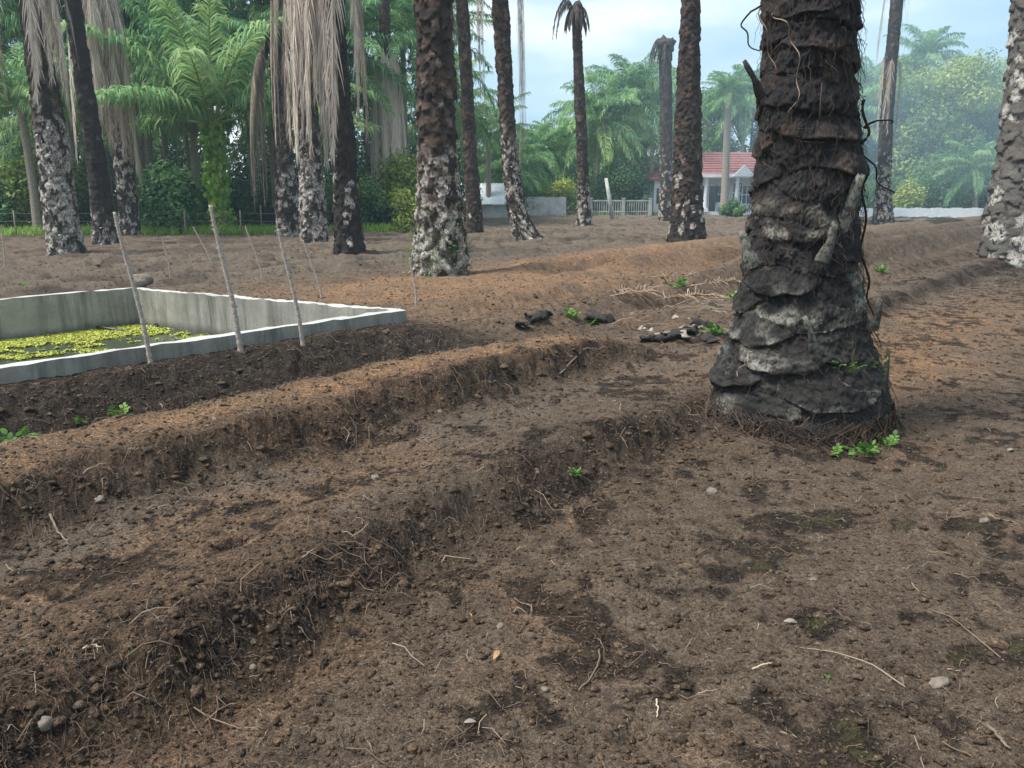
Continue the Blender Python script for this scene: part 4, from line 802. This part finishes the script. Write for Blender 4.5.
# ------------------------------------------------------------------ stakes
def stake(foot, tip, w, label, zf=None, Yoff=0):
    w *= 1.25; x, y, z = G(*foot); xt, zt = at(tip[0], tip[1], y+Yoff); K = 60; t = np.linspace(0, 1, K)
    P = np.stack([(xt-x)*t+.015*np.sin(t*5), Yoff*t, (zt-z)*t+.0], -1); P[0, 2] -= .05
    L = abs(zt-z); rr = w*(1-.35*t)*(1+.22*np.maximum(0, np.sin(t*L*2*PI/.075))**3)
    mb = MB(); V, f = tubes(P[None], rr[None], 8); mb.add(V, f)
    n = int(L*40); q = rng.uniform(.02, .98, n); a = rng.uniform(0, 2*PI, n); B = np.stack([np.interp(q, t, P[:, i]) for i in range(3)], -1); d = np.stack([np.cos(a), np.sin(a), .4+0*a], -1)
    V, f = tubes(np.stack([B+d*w*.7, B+d*(w+.012)], 1), np.tile([[.005, .001]], (n, 1)), 4, False); mb.add(V, f)
    o = mb.obj('planted_stake', M['stake'], None, (x, y, z)); tag(o, label, 'stake', 'thorny stakes planted round the basin')
stake((151, 365), (116, 212), .017, 'thorny pale stake in front of the basin, leftmost of the three')
stake((241, 353), (212, 205), .021, 'thick thorny stake in the middle in front of the basin wall')
stake((303, 346), (280, 229), .017, 'thorny stake in front of the basin near its right end')
stake((212, 265), (194, 227), .015, 'thin short stake with a bent pale tip behind the basin', Yoff=.0)
stake((263, 279), (246, 226), .013, 'thin dark stake behind the basin right of the bent one')
stake((322, 298), (304, 240), .013, 'thin leaning stake right behind the basin end')
stake((416, 305), (411, 258), .012, 'short thin stake beside the stout white flaked trunk')
stake((171, 282), (163, 238), .011, 'faint thin stake behind the basin corner')
stake((4, 268), (2, 225), .012, 'thin stake at the left edge of the field')

# ------------------------------------------------------------------ fences, walls and buildings
def fence_net():
    x0, z0 = at(262, 224, 33); x1, _ = at(425, 224, 35); root = thing('net_fence', 'low black netting fence under the palms', 'fence', (x0, 33, 0)); mb = MB()
    n = 40; xs = np.linspace(0, x1-x0, n); t = np.linspace(0, 1, n); y = 2*t
    for z in np.arange(0.05, 1.0, .055): P = np.stack([xs, y, np.full(n, z)+.02*np.sin(xs*3+z)], -1)[None]; V, f = tubes(P, np.full((1, n), .022), 4, False); mb.add(V, f)
    mb.obj('netting', M['net'], root)
    for k in range(7):
        mb = MB(); V, f = tubes(np.array([[(0, 0, -.1), (0, 0, 1.15)]]), np.array([[.04, .035]]), 7); mb.add(V, f); mb.obj('post', M['wood'], root, ((x1-x0)*k/6, 2*k/6-.06, 0))
    root = thing('wire_fence', 'sagging wire fence on thin posts along the grass strip', 'fence', (-22, 28.2, 0))
    for k in range(8):
        mb = MB(); V, f = tubes(np.array([[(0, 0, -.1), (.03, 0, 1.0)]]), np.array([[.03, .025]]), 6); mb.add(V, f); mb.obj('post', M['wood'], root, (2*k, .12*k, 0))
    mb = MB()
    for z in (.35, .62, .9): xs = np.linspace(0, 14, 57); P = np.stack([xs, .12*xs/2, z-.03*np.sin(xs*PI/2)**2], -1)[None]; V, f = tubes(P, np.full((1, 57), .006), 4, False); mb.add(V, f)
    mb.obj('wire', M['wood'], root)
fence_net()
def bx(mb, *a, **k): v, f = box(*a); return mb.add(v, f)
def house():
    Y = 64.0; s = Y/F*1.0; X = lambda px: at(px, 200, Y)[0]; Zp = lambda py: at(700, py, Y)[1]
    x0 = X(691); x1 = X(800); ox = (x0+x1)/2; root = thing('house', 'white bungalow with a red tiled hip roof and porch', 'house', (ox, Y, 0))
    l, r = x0-ox, x1-ox; ze = Zp(177); zr = Zp(150); D = 8.0
    mb = MB(); bx(mb, l+.0, r, .0, D, -.2, ze); bx(mb, l-1.2, r+.4, -1.8, -.004, -.2, .28); wall = mb.obj('wall', M['cream'], root, smooth=False)
    def hip(l, r, d0, d1, z0, z1, run, name='roof'):
        mb = MB(); v = [(l, d0, z0), (r, d0, z0), (r, d1, z0), (l, d1, z0), (l+run, (d0+d1)/2, z1), (r-run, (d0+d1)/2, z1), (l, d0, z0-.18), (r, d0, z0-.18), (r, d1, z0-.18), (l, d1, z0-.18)]
        mb.add(v, [(0, 1, 5, 4), (1, 2, 5, -1), (2, 3, 4, 5), (3, 0, 4, -1), (0, 6, 7, 1), (1, 7, 8, 2), (2, 8, 9, 3), (3, 9, 6, 0), (6, 9, 8, 7)])
        P = [];  # tile courses as raised battens
        for k in range(1, 9):
            t = k/9; P.append([(l+run*t, d0+((d1-d0)/2)*t, z0+(z1-z0)*t+.03), (r-run*t, d0+((d1-d0)/2)*t, z0+(z1-z0)*t+.03)])
        V, f = tubes(np.array(P), np.full((8, 2), .045), 4, False); mb.add(V, f); return mb.obj(name, M['roof'], root, smooth=False)
    hip(l-.5, r+.5, -2.0, D+.5, ze+.2, zr, 2.2)
    mb = MB(); bx(mb, l-.55, r+.55, -2.06, -1.99, ze-.08, ze+.19); mb.obj('fascia', M['white'], root, smooth=False)
    gx = X(735)-ox; mb = MB(); mb.add([(gx-.9, -2.15, ze+.0), (gx+.9, -2.15, ze), (gx, -2.15, ze+.85), (gx-.9, -1.9, ze), (gx+.9, -1.9, ze), (gx, -1.9, ze+.85)], [(0, 1, 2, -1), (3, 5, 4, -1), (0, 2, 5, 3), (2, 1, 4, 5), (0, 3, 4, 1)]); mb.obj('gable', M['white'], root, smooth=False)
    for px in (700, 730, 762):
        mb = MB(); V, f = tubes(np.array([[(0, 0, .2), (0, 0, ze-.08)]]), np.array([[.16, .14]]), 10); mb.add(V, f); bx(mb, -.22, .22, -.22, .22, .28, .55); mb.obj('column', M['white'], root, (X(px)-ox, -1.75, 0), smooth=False)
    def opening(px, w, z0, z1, name):
        c = X(px)-ox; fr = MB(); t = .09
        for a in ((c-w/2-t, c-w/2, z0, z1), (c+w/2, c+w/2+t, z0, z1), (c-w/2-t, c+w/2+t, z1, z1+t), (c-w/2-t, c+w/2+t, z0-t, z0), (c-.03, c+.03, z0, z1)): bx(fr, a[0], a[1], -.09, -.005, a[2], a[3])
        if name == 'window': bx(fr, c-w/2, c+w/2, -.085, -.01, (z0+z1)/2-.03, (z0+z1)/2+.03)
        o = fr.obj(name, M['white'], root, smooth=False); g = MB(); bx(g, c-w/2, c+w/2, -.05, -.012, z0, z1); g.obj('pane', M['glass'], o, smooth=False)
    opening(708, 1.2, .3, 2.3, 'door'); opening(721.5, .8, 1.0, 2.3, 'window'); opening(736.5, .7, 1.0, 2.5, 'window'); opening(746, 1.1, .9, 2.3, 'window'); opening(775, 1.2, .9, 2.3, 'window')
    # low wing
    a, b = X(655)-ox, l-.003; mb = MB(); bx(mb, a, b, .6, 6, -.2, Zp(180)); mb.obj('wing_wall', M['white'], root, smooth=False); hip(a-.4, b+.3, .2, 6.5, Zp(181)+.2, Zp(164), 1.8, 'wing_roof')
    for px in (662, 676):
        opening_x = X(px)-ox; g = MB(); bx(g, opening_x-.35, opening_x+.35, .55, .597, .9, 2.1); g.obj('window', M['glass'], root, smooth=False)
house()
def shed():
    Y = 54; root = thing('zinc_shed', 'small shed with a pale zinc sheet roof behind the thin reddish trunk', 'shed', (at(484, 200, Y)[0], Y, 0)); w = 1.75
    z1 = at(484, 183, Y)[1]; z0 = at(484, 204, Y)[1]
    mb = MB(); n = 60; xs = np.linspace(-w, w, n); zz = .03*np.sin(xs*2*PI/.2)
    V = np.concatenate([np.stack([xs, np.full(n, -.6), z0+zz], -1), np.stack([xs, np.full(n, 1.0), z1+zz], -1)]); i = np.arange(n-1); mb.add(V, np.stack([i, i+1, i+1+n, i+n], -1))
    V2 = V-np.array([0, 0, .02]); mb.add(V2, np.stack([i, i+n, i+1+n, i+1], -1)); mb.obj('roof', M['zinc'], root)
    mb = MB(); bx(mb, -w+.1, w-.1, -.3, 1.0, -.2, z0-.1); mb.obj('wall', M['dull_wall'], root, smooth=False)
shed()
def lowwall(p0, p1, Y0, Y1, pt, mat, label, t=.15):
    x0, z = at(p0, pt, Y0); x1, _ = at(p1, pt, Y1); L = math.hypot(x1-x0, Y1-Y0); n = 40; mb = MB(); xs = np.linspace(0, L, n+1)
    for i in range(n): 
        zt = z+.03*math.sin(i*1.7); bx(mb, xs[i], xs[i+1]-.001, -t/2, t/2, -.2, zt)
    o = mb.obj('boundary_wall', mat, None, (x0, Y0, 0), smooth=False); o.rotation_euler = (0, 0, math.atan2(Y1-Y0, x1-x0)); tag(o, label, 'wall')
lowwall(455, 566, 58, 60, 197, M['dull_wall'], 'weathered grey boundary wall behind the curved trunk')
lowwall(855, 1060, 56.8, 56.3, 208, M['white'], 'low white wall along the hazy far right edge of the field')
def railing():
    Y = 61; x0 = at(590, 205, Y)[0]; x1 = at(650, 205, Y)[0]; root = thing('railing', 'low white railing beside the house', 'railing', (x0, Y, 0)); L = x1-x0; mb = MB(); n = 26
    for i in range(n): bx(mb, L*i/n, L*i/n+.05, -.025, .025, 0, 1.1)
    mb.obj('bars', M['dull_wall'], root, smooth=False); mb = MB(); bx(mb, 0, L, -.04, .04, 1.101, 1.2); bx(mb, 0, L, -.035, -.027, .3, .38); mb.obj('rail', M['dull_wall'], root, smooth=False)
    for px in (590, 623, 650):
        mb = MB(); bx(mb, -.11, .11, -.11, .11, -.1, 1.3); bx(mb, -.14, .14, -.14, .14, 1.301, 1.36); mb.obj('post', M['dull_wall'], root, (at(px, 205, Y)[0]-x0, -.2, 0), smooth=False)
railing()
Yp = 50; x, z = at(613, 222, Yp); xt, zt = at(606, 178, Yp); mb = MB(); V, f = tubes(np.array([[(0, 0, -.1), ((xt-x)*.5, 0, zt*.5), (xt-x, 0, zt)]]), np.array([[.14, .13, .10]]), 8); mb.add(V, f); o = mb.obj('leaning_post', M['dull_wall'], None, (x, Yp, 0)); tag(o, 'pale leaning post in front of the white railing', 'post')

# ------------------------------------------------------------------ weeds, stones, sticks
def weed_mesh(seed, n, L):
    random.seed(seed); mb = MB()
    for i in range(n): leaf_fan(mb, np.array([random.gauss(0, .02), random.gauss(0, .02), 0]), random.uniform(0, 6.28), random.uniform(.35, 1.3), L*random.uniform(.5, 1.1), random.choice([5, 5, 7]))
    return mb.mesh('weed', M['weed'])
WM = [weed_mesh(1, 5, .10), weed_mesh(2, 8, .13), weed_mesh(3, 11, .14), weed_mesh(4, 3, .07)]
gW = 'small green weeds sprouting from the soil'
WD = [(575, 474, 2, .8, 'leafy weed on the edge of the middle bed'), (118, 418, 1, 1.3, 'weed with bright leaves on the dark bank under the basin'), (82, 424, 0, 1.3, 'small weed left of the brightest weed on the dark bank'), (66, 440, 3, 1.6, 'low weed on the dark bank between two others'), (14, 448, 2, 1.5, 'weed tuft in the trench at the left edge'), (2, 455, 1, 1.3, 'weed cut by the left edge in the trench'), (30, 440, 0, 1.2, 'weed above the trench tuft at the left edge'),
 (195, 405, 3, 1.3, 'tiny weed on the bank below the middle stake'), (190, 550, 3, .8, 'tiny weed by the small hole in the middle bed'), (132, 655, 0, .45, 'weed sprout on the near bed, left one of the pair'), (178, 660, 0, .55, 'weed sprout on the near bed, right one of the pair'), (945, 542, 0, .5, 'single upright weed on the open soil right of the big trunk'), (835, 495, 3, .7, 'tiny weed in front of the big trunk'), (716, 335, 2, 1.4, 'weed clump beside the charred logs'),
 (826, 678, 1, .32, 'small weed near the lower right mossy patch'), (942, 718, 3, .6, 'tiny weed at the lower right beside the flat stone'), (905, 590, 3, .45, 'tiny pale weed on the open right soil'), (866, 455, 2, .95, 'leafy weed at the right foot of the big trunk'), (836, 455, 0, 1.0, 'small leafy weed under the front of the big trunk'), (888, 447, 1, .95, 'rightmost leafy weed at the foot of the big trunk'), (880, 272, 2, 1.6, 'yellowish weed patch behind the big trunk on the right'), (926, 274, 0, 1.3, 'weed on the ridge right of the hazy palm'),
 (25, 290, 2, 1.8, 'grassy tuft behind the basin at the left'), (572, 318, 2, 1.5, 'weed patch among the orange ridges'), (590, 325, 1, 1.5, 'weed beside the dark pit in the orange ridge'), (680, 290, 2, 1.6, 'weed in the straw beside the dry fronds'), (735, 300, 2, 1.5, 'weed just left of the big trunk in the straw'), (955, 672, 3, .4, 'tiny weed below the lower right flat stone')]
for px, py, k, s, lb in WD:
    x, y, z = G(px, py); o = inst('weed', WM[k], None, (x, y, z-.005), (0, 0, rng.uniform(0, 6)), s*(.30 if py > 480 else .34 if py > 455 else .6)); tag(o, lb, 'weed', gW)
STN = [(937, 684, .030, (1.3, .8, .45), 'flat pale grey stone on the lower right soil'), (712, 492, .024, (1.1, 1, .8), 'round tan stone in front of the big trunk'), (47, 727, .020, (.8, 1, 1.1), 'white stone at the lower left on the near bed'), (253, 668, .011, (1, 1, .9), 'small white pebble at the foot of the near bed'), (985, 522, .02, (1, .8, .8), 'tan stone on the right soil'), (376, 481, .022, (1.2, 1, .7), 'pale stone on the middle bed'), 
 (440, 412, .02, (1, 1, .8), 'small stone in the furrow below the orange ridge'), (100, 500, .022, (1.2, 1, .8), 'tan stone on the side of the orange crested ridge'), (813, 580, .012, (1.3, .8, .6), 'pale chip of stone on the right soil'), (215, 423, .02, (1, 1, .8), 'white pebble on the orange crest'), (545, 690, .012, (1, 1, .7), 'tiny grey stone low in the middle'), (500, 627, .014, (1.2, 1, .7), 'small brown stone left of the curled twig')]
for i, (px, py, r, sq, lb) in enumerate(STN):
    x, y, z = G(px, py); mb = MB(); V, f = blob(r, 20+i, sq, 16, .22); mb.add(V, f); mat = M['stone'] if 'clod' not in lb else M['clod']
    o = mb.obj('stone', mat, None, (x, y, z+r*.12*sq[2])); o.rotation_euler = (.2, .1, rng.uniform(0, 6)); tag(o, lb, 'clod' if 'clod' in lb else 'stone', 'stones on the soil')
TW = [([(600, 652), (599, 665), (592, 680), (578, 693)], .0035, 'twig', 'curled pale twig lying low in the middle'), ([(752, 672), (763, 669), (775, 666)], .0028, 'straw', 'short straight straw low right of the middle'), ([(985, 728), (995, 740), (1008, 752)], .006, 'twig', 'pale split stick in the lower right corner'), ([(84, 654), (93, 652), (102, 651)], .004, 'straw', 'pale wood chip on the near bed'),
 ([(205, 725), (222, 712), (240, 705)], .003, 'twig', 'grey twig at the foot of the near bed'), ([(560, 372), (585, 360), (600, 352)], .008, 'twig', 'dry stick across the furrow end'), ([(656, 702), (658, 712), (657, 720)], .003, 'straw', 'pale twig bit standing low in the middle'), ([(50, 517), (58, 535), (70, 548)], .006, 'twig', 'bent stick on the side of the orange crested ridge'), ([(905, 690), (870, 668), (830, 655), (800, 650)], .002, 'fibre', 'long thin root on the lower right soil'), ([(1000, 660), (975, 640), (950, 620), (930, 612)], .002, 'fibre', 'long thin root at the right edge'),
 ([(160, 405), (172, 420), (180, 432)], .006, 'twig', 'stick lying on the dark bank under the basin')]
for pts, r, mt, lb in TW:
    P = np.array([G(*p) for p in pts]); o0 = P[0].copy(); Q = np.array([[np.interp(t, np.arange(len(P)), P[:, i]) for i in range(3)] for t in np.linspace(0, len(P)-1, 14)])-o0; Q[:, 2] += r+.006+.006*np.sin(np.linspace(0, PI, 14)); Q[:, :2] += rng.normal(0, r*.5, (14, 2))
    V, f = tubes(Q[None], (r*np.linspace(1, .55, 14))[None], 6); mb = MB(); mb.add(V, f, var=.85); o = mb.obj('twig', M[mt], None, tuple(o0)); tag(o, lb, 'twig')
def fallen_leaf(px, py, L, col, lb, rz):
    x, y, z = G(px, py); n = 9; t = np.linspace(0, 1, n); P = np.stack([L*(t-.5), 0*t, .008+.02*np.sin(t*PI)*L/.05*.4], -1)[None]; W = np.zeros((1, n, 3)); W[0, :, 1] = L*.17*np.sin(PI*np.clip(t, .04, .97))**.7; W[0, :, 2] = .35*W[0, :, 1]
    V, f = ribbons(P, W); mb = MB(); mb.add(V, f, var=1); o = mb.obj('dry_leaf', col, None, (x, y, z+.004)); o.rotation_euler = (.2, 0, rz); tag(o, lb, 'leaf')
M['leaf_tan'] = simple('tan_dry_leaf', (.42, .24, .12), .8, .2, .2, 90)
M['leaf_white'] = simple('bleached_leaf', (.22, .185, .15), .8, .2, .15, 90)
fallen_leaf(496, 658, .05, M['leaf_tan'], 'tan dry leaf lying low in the middle of the view', 1.2)
fallen_leaf(790, 625, .045, M['leaf_white'], 'bleached crumpled leaf on the lower right soil', -.2)
fallen_leaf(1010, 452, .05, M['leaf_white'], 'bleached leaf at the right edge beyond the big trunk', .3)
fallen_leaf(470, 725, .035, M['leaf_white'], 'pale leaf scrap near the bottom of the view', .1)
fallen_leaf(470, 618, .03, M['leaf_tan'], 'small tan leaf scrap left of the tan dry leaf', 2)
# charred logs
CL = [(585, 318, 612, 322, .10, 'darkwood', 'dark rotten log lying in the second pit of the orange ridge'), (640, 330, 655, 336, .05, 'wood', 'grey wood chunk at the upper left of the debris pile'), (700, 338, 716, 344, .06, 'darkwood', 'charred chunk against the big trunk'), (655, 336, 700, 328, .022, 'wood', 'thin grey stick across the debris pile'), (672, 318, 706, 322, .018, 'wood', 'thin grey stick behind the debris pile'), (515, 326, 530, 330, .07, 'darkwood', 'small black chunk left of the stump piece'), (662, 341, 695, 333, .085, 'darkwood', 'charred log lying lowest in the debris by the big trunk'), (640, 342, 668, 340, .06, 'darkwood', 'charred log end left in the debris pile'), (690, 325, 715, 330, .07, 'darkwood', 'charred log at the back of the debris pile'), (680, 330, 684, 342, .05, 'wood', 'pale split chunk among the charred logs'), (688, 305, 722, 308, .06, 'darkwood', 'dark log in the straw above the debris pile'), (527, 322, 548, 316, .11, 'darkwood', 'black stump piece in the pit of the orange ridge')]
for a, b, c, d, r, mt, lb in CL:
    p = np.array(G(a, b)); q = np.array(G(c, d)); K = 12; t = np.linspace(0, 1, K)[:, None]; P = (q-p)*t; P[:, 2] += r*.6; ns = 12
    V, f = tubes(P[None], (r*.75*(1+.06*np.sin(np.arange(K)*1.9))*(1-.25*t[:, 0]))[None], ns); V[:, 2] *= .75; V = V+.06*np.stack([pn(V[:, 0]*7+i, V[:, 2]*9+V[:, 1]*5+i, 3) for i in (0, 5, 9)], -1)+.03*np.stack([pn(V[:, 0]*21+i, V[:, 2]*23+V[:, 1]*19, 6) for i in (0, 5, 9)], -1); mb = MB(); mb.add(V, f); o = mb.obj('charred_log', M[mt], None, tuple(p)); tag(o, lb, 'log')
# fallen dry fronds
for i, (px, py, az, L, lb) in enumerate([(655, 305, .3, 1.1, 'fallen dry tan frond left in the straw beside the big trunk'), (690, 290, .1, 1.2, 'fallen dry tan frond behind the charred logs'), (650, 280, -.2, 1.0, 'fallen dry frond on the orange ridge'), (610, 300, .5, .8, 'small fallen frond near the black stump piece')]):
    x, y, z = G(px, py); mb = MB()
    for V, f, v in frond_geo(L, R(7), R(16), 44, .4, .008, 700+i): mb.add(V, f, var=np.clip(np.asarray(v)*.7, 0, 1))
    o = mb.obj('fallen_frond', M['straw'], None, (x, y, z+.06)); o.rotation_euler = (0, 0, az); tag(o, lb, 'frond', 'fallen dry fronds')

# ------------------------------------------------------------------ light, sky, camera
scene = bpy.context.scene
SUN_EL, SUN_AZ = R(60), R(-108)
w = bpy.data.worlds.new('World'); scene.world = w; w.use_nodes = True; nt = w.node_tree; nt.nodes.clear()
out = N(nt, 'ShaderNodeOutputWorld'); bg = N(nt, 'ShaderNodeBackground'); bg.inputs[1].default_value = .1; nt.links.new(bg.outputs[0], out.inputs[0])
sk = N(nt, 'ShaderNodeTexSky', sky_type='NISHITA', sun_disc=False, sun_elevation=SUN_EL, sun_rotation=SUN_AZ); sk.air_density = 1.0; sk.dust_density = 1.5
tc = N(nt, 'ShaderNodeTexCoord'); sx = N(nt, 'ShaderNodeSeparateXYZ'); nt.links.new(tc.outputs['Generated'], sx.inputs[0])
mp = N(nt, 'ShaderNodeMapping'); mp.inputs['Scale'].default_value = (1, 1, 3.2); nt.links.new(tc.outputs['Generated'], mp.inputs[0])
cn = N(nt, 'ShaderNodeTexNoise'); cn.inputs['Scale'].default_value = 2.6; cn.inputs['Detail'].default_value = 5; cn.inputs['Roughness'].default_value = .5; nt.links.new(mp.outputs[0], cn.inputs['Vector'])
cloud = ramp(nt, cn.outputs[0], [(.36, (2.9, 4.3, 5.5)), (.50, (4.0, 5.3, 6.3)), (.66, (7.2, 7.6, 7.8))])
cover = mixc(nt, mrange(nt, sx.outputs[2], -.02, .10, .95, .86), sk.outputs[0], cloud)
nt.links.new(cover, bg.inputs[0])
sun = bpy.data.lights.new('sun', 'SUN'); sun.energy = 3.9; sun.angle = R(16); sun.color = (1, .96, .90); so = bpy.data.objects.new('sun', sun); C.objects.link(so)
dirv = Vector((math.sin(SUN_AZ)*math.cos(SUN_EL), math.cos(SUN_AZ)*math.cos(SUN_EL), math.sin(SUN_EL))); so.rotation_euler = dirv.to_track_quat('Z', 'Y').to_euler()
# hazy smoke in the air
HAZE = True
if HAZE:
    mb = MB(); v, f = box(-70, 90, -8, 110, -3, 24); mb.add(v, f); m, nt2, o2 = newmat('haze_air'); pv = N(nt2, 'ShaderNodeVolumePrincipled'); pv.inputs['Color'].default_value = (.62, .86, 1.0, 1); pv.inputs['Density'].default_value = .0010; pv.inputs['Anisotropy'].default_value = .1
    nt2.links.new(pv.outputs[0], o2.inputs['Volume']); tag(mb.obj('haze', m, smooth=False), 'thin bluish smoky haze over the field', kind='stuff')
def smoke(c, rad, dens, label):
    mb = MB(); V, f = blob(1, 77, rad, 24, .12); mb.add(V, f); m, nt2, o2 = newmat('smoke_air'); pv = N(nt2, 'ShaderNodeVolumePrincipled'); pv.inputs['Color'].default_value = (.62, .86, 1.0, 1); pv.inputs['Density'].default_value = dens
    nt2.links.new(pv.outputs[0], o2.inputs['Volume']); tag(mb.obj('smoke', m, None, c), label, kind='stuff')
smoke((27, 50, 7), (15, 11, 7.5), .0052, 'thin bluish smoke drifting before the trees at the right')
smoke((24, 47, 6), (10, 8, 5.5), .006, 'denser core of the bluish smoke at the right')
smoke((13, 42, 7), (9, 8, 6.5), .004, 'faint smoke drifting before the house')
cam = bpy.data.cameras.new('camera'); cam.sensor_width = 36; cam.lens = 36*F/1024; cam.clip_end = 3000; cam.clip_start = .05
co = bpy.data.objects.new('camera', cam); C.objects.link(co); co.location = (0, 0, H); co.rotation_euler = (PI/2-PITCH, 0, 0); scene.camera = co
vs = scene.view_settings; vs.view_transform = 'Standard'; vs.look = 'None'; vs.exposure = .83; vs.gamma = 1; vs.use_curve_mapping = False
cy = scene.cycles; cy.max_bounces = 6; cy.diffuse_bounces = 3; cy.glossy_bounces = 2; cy.transmission_bounces = 2; cy.volume_bounces = 1; cy.use_denoising = True; cy.transparent_max_bounces = 4
